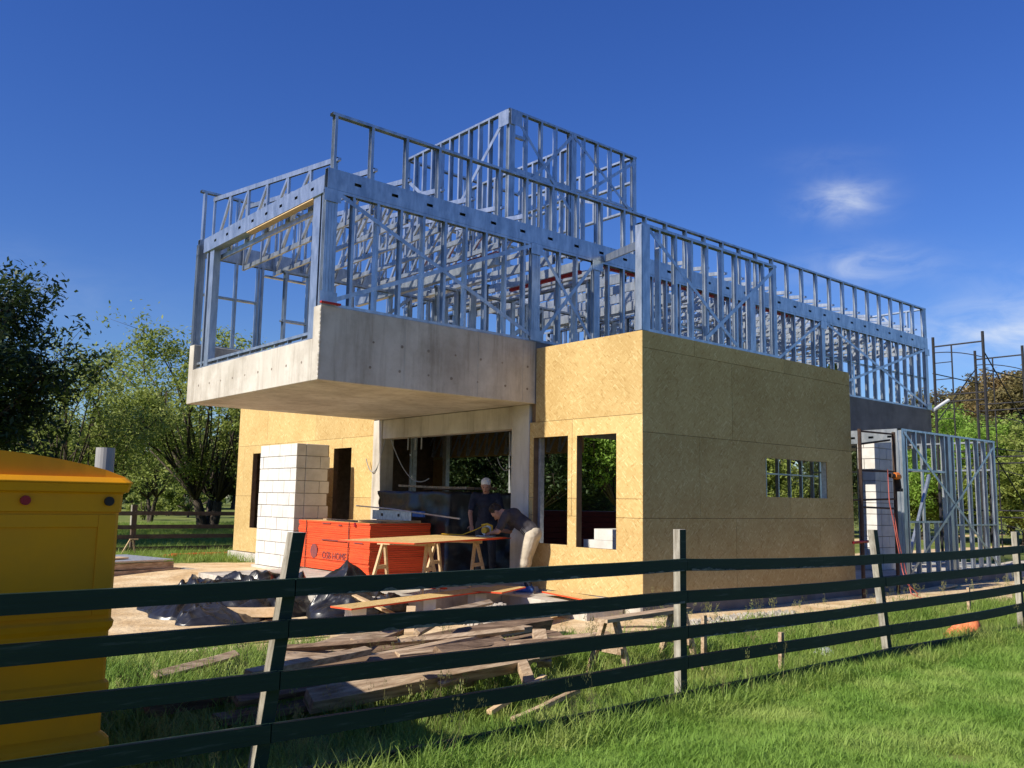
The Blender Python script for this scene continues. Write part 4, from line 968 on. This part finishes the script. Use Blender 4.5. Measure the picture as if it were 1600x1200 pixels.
# rusty frame in the entrance
D = thing('scaffold', 'narrow rusty scaffold frame standing in the entrance beside the chipboard wall', 'scaffold', (6.2, -.28, 0))
tubes(D, [((-.66, 0, -.02), (-.62, 0, 3.0)), ((.62, 0, -.02), (.66, 0, 3.02))], .035, RUST, 'standard')
tubes(D, [((-.62, 0, 2.96), (.66, 0, 2.98)), ((-.64, 0, 2.25), (.64, 0, 2.27)), ((-.9, 0, 1.72), (.64, 0, 1.76)), ((-.64, 0, 1.6), (.64, 0, 1.58)), ((-.66, 0, .34), (.62, 0, .34)), ((-.7, 0, .22), (.7, 0, .24))], .018, RUST, 'rung')
MB().tube([(-.66, 0, 2.72), (0, 0, 2.8), (.5, 0, 2.86)], .02, 6).build('brace', RUST, D)
MB().tube([(-1.0, -.02, .98), (-.2, -.02, 1.0)], .026, 6).build('red_coupler', REDDOT, D)
tl = thing('power_drill', 'orange power drill hanging on the rusty scaffold frame', 'drill', (6.78, -.36, 2.12))
MB().tube([(-.26, 0, .07), (-.13, 0, .07)], .045, 10).build('chuck', RUST, tl); MB().tube([(-.13, 0, .07), (.0, 0, .07), (.08, 0, .05)], [.06, .07, .05], 12).build('motor_housing', ORANGE, tl); MB().beam((.03, 0, .04), (.07, 0, -.16), .05, .07, (0, 1, 0)).build('grip', BLKR, tl); MB().box(.02, .13, -.04, .04, -.22, -.16).build('battery', BLKR, tl)
tag(MB().tube([(6.42, -.36, 2.3), (6.40, -.38, 1.7), (6.50, -.4, 1.3), (6.58, -.42, .9), (6.7, -.42, .5), (6.66, -.5, .25), (6.9, -.6, .04), (6.5, -.75, .02)], .009, 6).build('extension_lead', CORD), 'red power cord hanging down in the entrance', 'cord')
tag(MB().tube([(6.60, -.36, 1.5), (6.62, -.40, 1.1), (6.74, -.42, .7), (6.82, -.45, .35), (6.75, -.55, .05), (6.4, -.9, .02)], .009, 6).build('extension_lead', CORD), 'second pinkish cord beside the red one in the entrance', 'cord')
plank('plank', (7.0, -.35, .0), (9.3, -.2, .06), .2, .035, NEWW, 'pale plank lying at the foot of the steel room frame')
plank('plank', (12.9, -.6, .02), (16.0, .4, .06), .22, .04, NEWW, 'brown plank on the ground beyond the steel room frame')
heap('sand_pile', 15.5, .6, 1.6, 1.0, .5, 'low pile of pale sand at the right beyond the room frame', 31, 'sand', GRAVEL, 24, 20, .1)
# ------------------------------------------------------------------ people
def remesh(mb, name, m, parent, vox, smooth=4):
    me = mb.mesh(name, m); o = bpy.data.objects.new(name, me); COL.objects.link(o)
    r = o.modifiers.new('r', 'REMESH'); r.mode = 'VOXEL'; r.voxel_size = vox
    s = o.modifiers.new('s', 'SMOOTH'); s.factor = .5; s.iterations = smooth
    dg = bpy.context.evaluated_depsgraph_get(); m2 = bpy.data.meshes.new_from_object(o.evaluated_get(dg)); m2.name = name
    bpy.data.objects.remove(o); m2.materials.clear(); m2.materials.append(m)
    m2.polygons.foreach_set('use_smooth', [True]*len(m2.polygons))
    return put(name, m2, parent)
def limb(mb, pts, rs, n=10):
    """tapered limb with round joints, resampled so that it bends smoothly"""
    for i in range(len(pts)-1): mb.tube([pts[i], pts[i+1]], [rs[i], rs[i+1]], n)
    for p, r in zip(pts, rs): mb.ball(p, r*.99, n, 7)
def person(name, label, loc, rz, J, clothes):
    P = thing(name, label, 'person', loc, None, rz)
    v = {k: Vector(p) for k, p in J.items()}
    b = MB()
    for s in 'lr':
        limb(b, [v['hip'+s], v['knee'+s], v['ankle'+s]], [.082, .056, .038]); 
        cm = v['knee'+s].lerp(v['ankle'+s], .3)+Vector((0, -.018, 0)); b.ball(cm, (.05, .052, .1), 10, 8)
        limb(b, [v['ankle'+s]+V(0, -.02, -.03), v['toe'+s]], [.04, .03])
        limb(b, [v['sh'+s], v['el'+s], v['wr'+s]], [.052, .04, .027])
        # hand: palm, four fingers and a thumb
        w, f = v['wr'+s], v['hdir'+s].normalized(); up = v['hup'+s].normalized(); sd = f.cross(up).normalized(); up = sd.cross(f)
        pc = w+f*.055; rot = Matrix((sd, f, up)).transposed(); b.ball(pc, (.04, .055, .016), 10, 7, rot)
        for k, (off, L) in enumerate(((-.029, .068), (-.010, .078), (.010, .074), (.028, .058))):
            q0 = w+f*.09+sd*off; q1 = q0+f*L*.5-up*.008; q2 = q1+f*L*.38-up*L*.35
            b.tube([q0-f*.02, q0, q1, q2], [.0095, .0095, .0088, .0072], 7)
        tside = -1 if s == 'l' else 1
        t0 = w+f*.03+sd*tside*.03; b.tube([t0, t0+f*.03+sd*tside*.028, t0+f*.062+sd*tside*.034-up*.012], [.012, .0105, .008], 7)
    sp = [v['pelvis'], v['waist'], v['chest'], v['neck']]
    for p, r in zip(sp[:3], ((.155, .105, .11), (.135, .095, .11), (.165, .115, .13))): b.ball(p, r, 14, 10)
    limb(b, [v['pelvis'], v['waist'], v['chest']], [.11, .1, .11]); limb(b, [v['chest'], v['shl']], [.09, .06]); limb(b, [v['chest'], v['shr']], [.09, .06])
    hd, fw = v['head'], v['face'].normalized(); hu = v['crown'].normalized(); sx = fw.cross(hu).normalized(); hu = sx.cross(fw)
    HR = Matrix((sx, fw, hu)).transposed()
    limb(b, [v['neck']-hu*.02, hd-hu*.05-fw*.02], [.058, .055])
    b.ball(hd, (.076, .098, .112), 16, 12, HR); b.ball(hd-hu*.055+fw*.03, (.056, .066, .062), 12, 9, HR)          # skull and jaw
    b.tube([hd+hu*.012+fw*.092, hd-hu*.03+fw*.118, hd-hu*.038+fw*.098], [.008, .0145, .011], 7); b.ball(hd-hu*.068+fw*.085, (.024, .013, .010), 8, 6, HR)
    for s in (-1, 1): b.ball(hd+sx*s*.078-hu*.005-fw*.01, (.011, .022, .032), 8, 6, HR); b.ball(hd+sx*s*.032+hu*.026+fw*.088, (.022, .010, .008), 8, 6, HR)
    body = remesh(b, 'body', SKIN, P, .0085, 3)
    for s in (-1, 1): MB().ball(hd+sx*s*.031+hu*.008+fw*.0925, .0095, 8, 6).build('eye', BLKR, P)
    mo = MB(); mo.ball(hd-hu*.066+fw*.094, (.022, .004, .0045), 8, 6, HR); mo.build('mouth', REDDOT, P)
    # shirt
    g = MB()
    for p, r in ((v['waist'], (.15, .115, .12)), (v['chest'], (.185, .135, .15)), (v['waist'].lerp(v['pelvis'], .6), (.162, .122, .1))): g.ball(p, r, 14, 10)
    limb(g, [v['pelvis'].lerp(v['waist'], .3), v['waist'], v['chest'], v['neck']-hu*.035], [.135, .13, .13, .07])
    for s in 'lr': limb(g, [v['chest'].lerp(v['sh'+s], .5), v['sh'+s], v['sh'+s].lerp(v['el'+s], .72)], [.1, .072, .066])
    remesh(g, 'shirt', clothes['shirt'], P, .013, 3)
    # trousers or shorts
    g = MB(); g.ball(v['pelvis'], (.172, .13, .12), 14, 10)
    for s in 'lr':
        if clothes.get('short'):
            limb(g, [v['hip'+s], v['hip'+s].lerp(v['knee'+s], .9), v['knee'+s].lerp(v['ankle'+s], .1)], [.108, .088, .092])
        else: limb(g, [v['hip'+s], v['knee'+s], v['ankle'+s]], [.1, .075, .06])
    remesh(g, 'shorts' if clothes.get('short') else 'trousers', clothes['legs'], P, .013, 3)
    for s in 'lr':
        g = MB(); a, t = v['ankle'+s], v['toe'+s]
        limb(g, [a+V(0, -.045, -.045), a+V(0, .02, -.03), t+V(0, 0, .012)], [.046, .05, .038]); g.tube([a+V(0, 0, -.03), a+V(0, 0, .03)], .05, 10)
        sh = remesh(g, 'shoe', clothes['shoe'], P, .01, 2); MB().beam(a+V(0, -.09, -.082), t+V(0, .035, -.03), .085, .022).build('sole', SOLE, sh)
        if clothes.get('short'): MB().tube([a+V(0, 0, .02), a.lerp(v['knee'+s], .22)], [.047, .052], 12).build('sock', SHIRTN, P)
    if clothes.get('cap'):
        g = MB(); g.ball(hd+hu*.052-fw*.02, (.086, .104, .078), 16, 12, HR); cp = g
        cp.v = [p for p in cp.v]; c = remesh(cp, 'cap', CAPW, P, .011, 2)
        br = MB(); br.ball(hd+hu*.05-fw*.10, (.06, .07, .012), 12, 6, HR); br.build('cap_peak', CAPW, c)
    else:
        g = MB(); g.ball(hd+hu*.028-fw*.022, (.083, .098, .104), 16, 12, HR); r2 = random.Random(1)
        for i in range(60):
            a = r2.uniform(0, 6.28); t = r2.uniform(0, 1.25); q = HR @ V(.085*math.sin(t)*math.cos(a), .1*math.sin(t)*math.sin(a)-.02, .03+.105*math.cos(t)); g.ball(hd+q, .016, 6, 5)
        remesh(g, 'hair', HAIR, P, .009, 1)
    return P, v
stand = dict(pelvis=(0, -.02, .95), waist=(0, .02, 1.12), chest=(0, .075, 1.30), neck=(0, .12, 1.455), head=(0, .185, 1.575), face=(0, .9, -.42), crown=(0, .42, .9),
             hipl=(-.095, -.02, .91), hipr=(.095, -.02, .91), kneel=(-.11, .03, .50), kneer=(.11, .0, .50), anklel=(-.12, -.03, .09), ankler=(.12, -.06, .09), toel=(-.14, .14, .035), toer=(.14, .11, .035),
             shl=(-.20, .085, 1.395), shr=(.20, .085, 1.395), ell=(-.27, .12, 1.10), elr=(.26, .17, 1.11), wrl=(-.25, .36, .92), wrr=(.20, .42, .91),
             hdirl=(.1, .8, -.5), hdirr=(-.15, .8, -.45), hupl=(0, .4, 1), hupr=(0, .4, 1))
PA, va = person('person', 'standing person in white cap and navy T-shirt looking down at the cutting table', (.12, 3.62, .28), math.atan2(.75, -.66)+R(0), stand, dict(shirt=SHIRTN, legs=JEANS, shoe=BLKR, cap=True))
# forward is local +y: turn it to face the table and the camera
PA.rotation_euler = (0, 0, math.atan2(-.70, -.72)-math.pi/2)
bent = dict(pelvis=(0, -.10, .90), waist=(0, .03, 1.02), chest=(0, .23, 1.15), neck=(0, .385, 1.22), head=(0, .50, 1.225), face=(0, .42, -.9), crown=(0, .9, .42),
            hipl=(-.095, -.09, .87), hipr=(.095, -.09, .87), kneel=(-.115, .02, .48), kneer=(.12, .05, .48), anklel=(-.14, -.06, .09), ankler=(.14, .0, .09), toel=(-.16, .10, .035), toer=(.17, .16, .035),
            shl=(-.195, .30, 1.18), shr=(.195, .30, 1.18), ell=(-.26, .40, .93), elr=(.25, .36, .92), wrl=(-.10, .56, .90), wrr=(.10, .55, .94),
            hdirl=(.45, .8, -.1), hdirr=(-.4, .85, -.1), hupl=(-.5, 0, .85), hupr=(.5, 0, .85))
PB, vb = person('person', 'person in charcoal T-shirt and beige shorts bending over the cutting table with a saw', (-.27, 2.12, .2), 0, bent, dict(shirt=SHIRTG, legs=SHORTS, shoe=SHOE, short=True))
PB.rotation_euler = (0, 0, math.atan2(.84, -.55)-math.pi/2)
for k in range(5):                                                 # pale stripes round the lower back of the shirt
    p = Vector(bent['waist']).lerp(Vector(bent['pelvis']), .05+k*.13)
    ax = (Vector(bent['waist'])-Vector(bent['pelvis'])).normalized(); a_ = X; b_ = ax.cross(a_)
    MB().tube([p+a_*math.cos(t)*.158+b_*math.sin(t)*.128 for t in np.linspace(.2, math.pi-.2, 14)], .0035, 5).build('shirt_stripe', STRIPE, PB)
q = PB.matrix_basis @ Vector((0, .70, .86)) if False else (Matrix.Translation(PB.location) @ Matrix.Rotation(PB.rotation_euler[2], 4, 'Z')) @ Vector((0, .68, .845))
SW = thing('circular_saw', 'yellow hand-held circular saw held by the bending person on the panel', 'saw', q, None, PB.rotation_euler[2])
MB().box(-.08, .08, -.14, .14, 0, .008).build('base_plate', STEEL2, SW); MB().tube([(.03, 0, .09), (.05, 0, .09)], .085, 18).build('blade', STEEL2, SW); MB().tube([(.055, 0, .1), (.075, 0, .1)], .09, 18).build('blade_guard', BLKR, SW)
MB().tube([(-.10, 0, .09), (.03, 0, .09)], [.045, .055], 12).build('motor', TOOLY, SW); MB().tube([(0, -.1, .08), (0, -.1, .16), (0, -.02, .19), (0, .07, .17)], .017, 8).build('handle', TOOLY, SW)
tag(MB().tube([tuple(q+V(0, .0, .18)), tuple(q+V(-.12, .1, .1)), tuple(q+V(-.2, .35, .01)), tuple(q+V(-.5, .5, .02))], .009, 6).build('power_cable', TOOLY), 'yellow saw cable trailing across the cutting panel', 'cable')
# ------------------------------------------------------------------ trees
def tree_mesh(seed, H_, trunk_h, cr, cz, nl, nleaf, lsz, lm, trunk_r=.2, stems=1, droop=0., flat=1.0, conifer=False):
    """one trunk mesh and one crown mesh; the crown is leaf blades set round twig ends inside clumps"""
    r = np.random.default_rng(seed); rd = random.Random(seed); tb = MB(); tb.sm = True
    def curve(a, b, r0, r1, bend, n=6, sides=7):
        a, b = Vector(a), Vector(b); off = Vector((rd.uniform(-1, 1), rd.uniform(-1, 1), rd.uniform(-.2, .6)))*bend*(b-a).length
        pts = []; rs = []
        for i in range(n+1):
            t = i/n; pts.append(a.lerp(b, t)+off*4*t*(1-t)*.5); rs.append(r0+(r1-r0)*t**.8)
        tb.tube(pts, rs, sides); return pts
    forks = []
    for s in range(stems):
        a = 6.283*s/stems+rd.random(); base = V(.25*trunk_r*math.cos(a)*stems*.6, .25*trunk_r*math.sin(a)*stems*.6, -.2)
        lean = .0 if stems == 1 else .35
        top = V(math.cos(a)*lean*trunk_h, math.sin(a)*lean*trunk_h, trunk_h*(1+rd.uniform(-.1, .1)))
        curve(base, top, trunk_r*(1.25 if stems == 1 else .9), trunk_r*.62, .1); forks.append((top, trunk_r*.6))
    C = []
    for i in range(nl):
        if conifer:
            t = (i+rd.random())/nl; z = cz-cr[2]+2*cr[2]*t; rad = cr[0]*(1-t)**.8*rd.uniform(.55, 1.0); a = rd.uniform(0, 6.283); c = V(rad*math.cos(a), rad*math.sin(a), z); s = cr[0]*.28*(1.15-t)
        else:
            while True:
                p = V(rd.uniform(-1, 1), rd.uniform(-1, 1), rd.uniform(-1, 1))
                if .35 < p.length < 1: break
            if p.z < -.3: p.z *= .75
            c = V(p.x*cr[0], p.y*cr[1], cz+p.z*cr[2]); s = min(cr)*rd.uniform(.20, .36)
        C.append((c, s))
        f, fr = min(forks, key=lambda q: (q[0]-c).length)
        if conifer: curve((0, 0, max(.4, c.z-.3)), c, .04, .015, .05, 3, 5)
        else: curve(f, c, fr*rd.uniform(.28, .5), .02, .22, 6, 6)
    if conifer: tb.tube([(0, 0, -.2), (0, 0, cz+cr[2]*.9)], [trunk_r, .03], 8)
    cen = []; per = max(3, nleaf//(nl*14))
    for c, s in C:
        for _ in range(14):
            d = r.normal(size=3); d /= np.linalg.norm(d); d[2] *= flat; e = np.array(c)+d*s*r.uniform(.35, 1.35); e[2] -= droop*s*abs(r.normal())
            if r.random() < .5: tb.tube([tuple(c), tuple(e)], [.014, .006], 4)
            cen.append(np.repeat(e[None], per, 0)+r.normal(size=(per, 3))*s*np.array([.24, .24, .20]))
    cen = np.concatenate(cen); n = len(cen)
    nrm = r.normal(size=(n, 3)); nrm[:, 2] = np.abs(nrm[:, 2])+.35; nrm /= np.linalg.norm(nrm, axis=1)[:, None]
    ax = r.normal(size=(n, 3)); ax -= nrm*(ax*nrm).sum(1)[:, None]; ax /= np.linalg.norm(ax, axis=1)[:, None]; bx_ = np.cross(nrm, ax)
    L = lsz*r.uniform(.6, 1.35, n)[:, None]; W_ = L*(.17 if conifer else .36)
    v = np.stack([cen-ax*L*.5, cen+bx_*W_*.5+nrm*L*.06, cen+ax*L*.5, cen-bx_*W_*.5+nrm*L*.06], 1).reshape(-1, 3)
    me = bpy.data.meshes.new('crown'); me.vertices.add(len(v)); me.vertices.foreach_set('co', v.ravel().astype(np.float32))
    me.loops.add(n*4); me.loops.foreach_set('vertex_index', np.arange(n*4)); me.polygons.add(n)
    me.polygons.foreach_set('loop_start', np.arange(n)*4); me.polygons.foreach_set('loop_total', np.full(n, 4)); me.update(); me.validate(); me.materials.append(lm)
    return tb.mesh('trunk', BARK), me
def at(px, dist):
    d = pix_dir(px, 800); h = Vector((d.x, d.y)).normalized(); return (CAM.x+h.x*dist, CAM.y+h.y*dist)
def plant(name, kind, px, dist, label, sc=1, rz=0, group=None, cat='tree', zs=None):
    x, y = at(px, dist); t = thing(name, label, cat, (x, y, -.12 if y < -2 else .0), group, rz); t.scale = (sc, sc, zs or sc)
    put('trunk', kind[0], t); put('crown', kind[1], t); return t
BIG = tree_mesh(1, 10.5, 1.5, (6.6, 6.2, 4.1), 6.3, 62, 30000, .24, LEAF_MID, .34, 3, .25)
LIGHT = tree_mesh(2, 8, 1.4, (3.4, 3.4, 2.9), 4.4, 38, 15000, .19, LEAF_MID, .16, 2, .2)
DENSE = tree_mesh(3, 11, 1.6, (4.4, 4.4, 4.6), 6.0, 90, 52000, .27, LEAF_DARK, .35, 1, .15)
BRIGHT = tree_mesh(4, 8, 1.8, (3.2, 3.2, 3.0), 4.9, 44, 24000, .22, LEAF_BRI, .18, 1)
PINE = tree_mesh(5, 12, 2, (3.0, 3.0, 5.2), 6.4, 120, 34000, .34, LEAF_PINE, .2, 1, .3, .5, True)
GUM = tree_mesh(6, 11, 4.2, (4.2, 4.2, 3.2), 8.0, 46, 26000, .30, LEAF_OLIVE, .24, 2, .35)
SHRUB = tree_mesh(7, 2, .3, (1.2, 1.2, .8), .85, 18, 6000, .14, LEAF_MID, .05, 2)
ROUND = tree_mesh(8, 7, 1.2, (3.4, 3.4, 3.0), 3.7, 60, 30000, .26, LEAF_MID, .22, 1)
plant('tree', BIG, 322, 43, 'broad green tree with dark forked trunk behind the back fence', .92, .6)
plant('tree', LIGHT, 120, 38, 'lighter loose-leaved tree left of the broad tree, above the yellow container', 1.0, 2.1)
plant('tree', DENSE, -150, 31, 'very dark dense tree at the left edge of the picture', .86, 0.4)
plant('tree', LIGHT, 235, 52, 'thin tree half hidden left of the broad tree', .95, 4.0)
plant('tree', LIGHT, 445, 40, 'leafy tree top showing behind the open front frame', .98, 5.2)
GB = 'dark trees behind the house seen through the openings'
for i, (px, d, k, sc, lb) in enumerate(((600, 44, PINE, .8, 'dark pine seen at the left of the terrace opening'), (660, 40, PINE, .8, 'rounded tree seen in the terrace opening above the wrapped pallet'), (720, 42, DENSE, .75, 'dark tree in the middle of the terrace opening'), (775, 46, DENSE, .8, 'leafy tree right of the standing person'), (838, 40, DENSE, .72, 'dark tree seen through the left front window'), (880, 52, PINE, .9, 'pine between the two front windows'), (918, 44, PINE, .72, 'dark pine at the left of the right front window'), (962, 40, BRIGHT, .88, 'bright green tree seen through the right front window'), (1010, 60, DENSE, .9, 'dark tree hidden behind the chipboard corner'), (1190, 48, ROUND, .7, 'bright tree at the left of the side window'), (1250, 55, GUM, .8, 'olive tree in the middle of the side window'), (1310, 50, PINE, .8, 'green tree at the right of the side window'))):
    plant('tree', k, px, d, lb, sc, i*1.3, GB)
GR = 'trees at the right beyond the house'
for i, (px, d, k, sc, lb) in enumerate(((1385, 66, GUM, .76, 'olive tree top behind the upper right frame'), (1478, 62, GUM, .80, 'brownish tall tree just left of the scaffold'), (1528, 70, GUM, .88, 'brownish tree between the scaffold posts'), (1578, 66, GUM, .95, 'tall olive tree at the right behind the scaffold'), (1640, 60, GUM, .9, 'olive tree at the right edge'), (1440, 50, ROUND, .72, 'dark green round tree behind the steel room frame'), (1492, 47, BRIGHT, .78, 'bright green tree below the brownish ones'), (1545, 50, ROUND, .80, 'round green tree right of the steel room frame'), (1600, 46, ROUND, .74, 'round green tree at the right edge'), (1665, 48, DENSE, .6, 'dark low tree outside the right edge'), (1720, 60, GUM, .9, 'farther olive tree outside the right edge'), (1790, 55, ROUND, 1., 'green tree far outside the right edge'))):
    plant('tree', k, px, d, lb, sc, i*1.7+.5, GR)
GS = 'bushes and trees on the far lawn at the left'
for i, (px, d, k, sc, lb) in enumerate(((225, 62, SHRUB, 1.1, 'grey-green bush at the far lawn edge right of the container'), (262, 75, SHRUB, 1.5, 'low bush on the far lawn behind the first'), (295, 70, SHRUB, 1.9, 'round bush left of the broad tree trunk'), (205, 110, ROUND, .9, 'far tree on the left horizon'), (248, 120, ROUND, 1.1, 'far tree right of the first on the left horizon'), (285, 115, DENSE, .9, 'dark far tree behind the lawn'), (325, 125, ROUND, 1.2, 'far tree behind the broad trunk'), (365, 118, DENSE, 1.0, 'far dark tree beside the wing wall'), (150, 110, DENSE, 1.0, 'far dark tree hidden by the container'), (90, 118, ROUND, 1.2, 'far round tree hidden by the container'), (30, 112, DENSE, 1.0, 'far tree at the left edge behind the container'))):
    plant('bush' if k is SHRUB else 'tree', k, px, d, lb, sc, i*2.1, GS, 'bush' if k is SHRUB else 'tree')
# distant wood as one mass; unseen stretch behind the camera added to dim reflections
def far_wood():
    r = np.random.default_rng(5); pts = []
    for a in np.linspace(0, 2*math.pi, 1500, endpoint=False):
        d = r.uniform(150, 190); h = 7+3.2*mnoise.noise(V(a*14, 0, 0))+2*mnoise.noise(V(a*60, 0, 0))
        m = 26; c = np.array([CAM.x+d*math.cos(a), CAM.y+d*math.sin(a), 0]); q = r.normal(size=(m, 3))*np.array([1.4, 1.4, 1]); q[:, 2] = np.abs(r.uniform(0, 1, m))*h; pts.append(c+q)
    cen = np.concatenate(pts); n = len(cen); nrm = r.normal(size=(n, 3)); nrm /= np.linalg.norm(nrm, axis=1)[:, None]
    ax = r.normal(size=(n, 3)); ax -= nrm*(ax*nrm).sum(1)[:, None]; ax /= np.linalg.norm(ax, axis=1)[:, None]; bx_ = np.cross(nrm, ax); L = r.uniform(1.0, 2.2, n)[:, None]
    v = np.stack([cen-ax*L*.5, cen+bx_*L*.35, cen+ax*L*.5, cen-bx_*L*.35], 1).reshape(-1, 3)
    me = bpy.data.meshes.new('far_wood'); me.from_pydata(v.tolist(), [], [tuple(range(4*i, 4*i+4)) for i in range(n)]); me.materials.append(LEAF_DARK)
    tag(put('far_wood', me), 'distant band of dark woodland along the horizon', 'wood', kind='stuff')
far_wood()
# ------------------------------------------------------------------ grass
def blades(n, spread, hmin, hmax, w, bend, seed, m, name, seedhead=0):
    r = random.Random(seed); v = []; f = []
    for _ in range(n):
        a, q = r.uniform(0, 6.283), spread*math.sqrt(r.random()); b = V(q*math.cos(a), q*math.sin(a), 0); h = r.uniform(hmin, hmax); d = r.uniform(0, 6.283); lean = r.uniform(.15, 1)*bend*h
        dv = V(math.cos(d), math.sin(d), 0); sd = V(-dv.y, dv.x, 0)*w*.5*r.uniform(.7, 1.3); i0 = len(v)
        for t, k in ((0, 1), (.4, .85), (.75, .5), (1, 0)):
            p = b+dv*lean*t*t+V(0, 0, h*(t-.18*bend*t*t))
            if k: v += [tuple(p-sd*k), tuple(p+sd*k)]
            else: v.append(tuple(p))
        f += [(i0, i0+1, i0+3, i0+2), (i0+2, i0+3, i0+5, i0+4), (i0+4, i0+5, i0+6)]
        if seedhead:
            tip = Vector(v[-1])
            for s in range(seedhead):
                u = dv*r.uniform(-.02, .03)+V(r.uniform(-.018, .018), r.uniform(-.018, .018), r.uniform(-.09, .01)); i1 = len(v); c = tip+u
                v += [tuple(c+V(-.004, 0, 0)), tuple(c+V(.004, .002, .0)), tuple(c+V(.001, 0, .022))]; f.append((i1, i1+1, i1+2))
    me = bpy.data.meshes.new(name); me.from_pydata(v, [], f); me.materials.append(m); return me
def clumps(name, meshes):
    c = bpy.data.collections.new(name)
    for i, me in enumerate(meshes): c.objects.link(bpy.data.objects.new('%s_clump' % name, me))
    return c
def scatter(name, coll, pts, scl, label, seed=0, tilt=.18):
    me = bpy.data.meshes.new(name); me.from_pydata(pts, [], []); a = me.attributes.new('sc', 'FLOAT', 'POINT'); a.data.foreach_set('value', scl)
    o = put(name, me); ng = bpy.data.node_groups.new(name, 'GeometryNodeTree'); ng.interface.new_socket('Geometry', in_out='INPUT', socket_type='NodeSocketGeometry'); ng.interface.new_socket('Geometry', in_out='OUTPUT', socket_type='NodeSocketGeometry')
    N, L = ng.nodes, ng.links; gi, go = N.new('NodeGroupInput'), N.new('NodeGroupOutput'); ip = N.new('GeometryNodeInstanceOnPoints'); ci = N.new('GeometryNodeCollectionInfo'); ci.inputs['Collection'].default_value = coll; ci.inputs['Separate Children'].default_value = True; ci.inputs['Reset Children'].default_value = True
    rv = N.new('FunctionNodeRandomValue'); rv.data_type = 'FLOAT_VECTOR'; rv.inputs[0].default_value = (-tilt, -tilt, 0); rv.inputs[1].default_value = (tilt, tilt, 6.283); rv.inputs['Seed'].default_value = seed
    na = N.new('GeometryNodeInputNamedAttribute'); na.data_type = 'FLOAT'; na.inputs[0].default_value = 'sc'
    L.new(gi.outputs[0], ip.inputs['Points']); L.new(ci.outputs[0], ip.inputs['Instance']); ip.inputs['Pick Instance'].default_value = True; L.new(rv.outputs[0], ip.inputs['Rotation']); L.new(na.outputs[0], ip.inputs['Scale']); L.new(ip.outputs[0], go.inputs[0])
    md = o.modifiers.new('scatter', 'NODES'); md.node_group = ng
    return tag(o, label, 'grass', kind='stuff')
SHORT = clumps('short', [blades(14, .07, .03, .11, .006, 1.1, s, GRASSM, 'short') for s in range(6)])
TALL = clumps('tall', [blades(15, .08, .09, .28, .008, 1.0, 20+s, GRASST, 'tall') for s in range(6)])
SEED = clumps('seed', [blades(5, .05, .30, .62, .0035, .35, 40+s, GRASSD, 'seed', 14) for s in range(4)])
_M = Matrix((_r2, -_u2, _f))
def pxof(p):
    c = _M @ (Vector(p)-CAM)
    return (800+FPX*c.x/c.z, 600+FPX*c.y/c.z, c.z) if c.z > .2 else (-9999, -9999, -1)
def fill(n, x0, x1, y0, y1, keep, margin, seed):
    r = random.Random(seed); P = []; S = []
    for _ in range(n):
        x, y = r.uniform(x0, x1), r.uniform(y0, y1); k = keep(x, y, r)
        if k <= 0: continue
        z = gz(x, y); q = pxof((x, y, z))
        if not (-margin < q[0] < 1600+margin and q[1] < 1200+margin and q[2] > 0): continue
        P.append((x, y, z-.004)); S.append(k)
    return P, S
def k_lawn(x, y, r):
    if y > FY-.05: return 0
    s = sandf(x, y)+.25*mnoise.noise(V(x*4, y*4, 5))
    if s > .42+r.uniform(-.15, .15): return 0
    return (1-.6*max(0, s))*r.uniform(.65, 1.25)*(1+.6*max(0, 1-(FY-y)/.5))*(1+.5*mnoise.noise(V(x*1.3, y*1.3, 2))+.35*mnoise.noise(V(x*5, y*5, 8)))
P, S_ = fill(90000, -8.5, 12, -7.6, FY, k_lawn, 260, 1); scatter('lawn_grass', SHORT, P, S_, 'short sunlit lawn grass in front of the fence', 1)
def k_tall(x, y, r):
    if y > 2.4 or (x > -1 and y > -.35): return 0
    s = sandf(x, y)+.45*mnoise.noise(V(x*1.1, y*1.1, 7))
    if s > .38: return 0
    return r.uniform(.55, 1.15)*(1+.3*mnoise.noise(V(x*.8, y*.8, 3)))*(.75 if y < -2.6 else 1)
P, S_ = fill(20000, -8.6, 15, FY-.12, 2.4, k_tall, 160, 2); scatter('tall_grass', TALL, P, S_, 'tall uneven grass behind the fence', 2, .3)
def k_edge(x, y, r): return r.uniform(.6, 1.1)*(1+.3*mnoise.noise(V(x*1.5, y, 4)))
P, S_ = fill(2600, -8.6, 9, FY-.42, FY+.15, k_edge, 160, 5); scatter('fence_grass', TALL, P, S_, 'longer grass along the foot of the fence', 5, .35)
def k_seed(x, y, r): return r.uniform(.5, 1.05) if sandf(x, y) < .75 and not (x > -.1 and y > -.2) else 0
P, S_ = fill(330, -8.4, 12, FY-.3, -.3, k_seed, 100, 3); scatter('seed_grass', SEED, P, S_, 'thin seeding grass stalks along the fence', 3, .25)
def k_far(x, y, r): return r.uniform(.8, 1.4) if sandf(x, y) < .4 else 0
P, S_ = fill(26000, -12, 12, 11.5, 40, k_far, 60, 4); scatter('field_grass', TALL, P, S_, 'grass of the far lawn beyond the back fence', 4, .3)
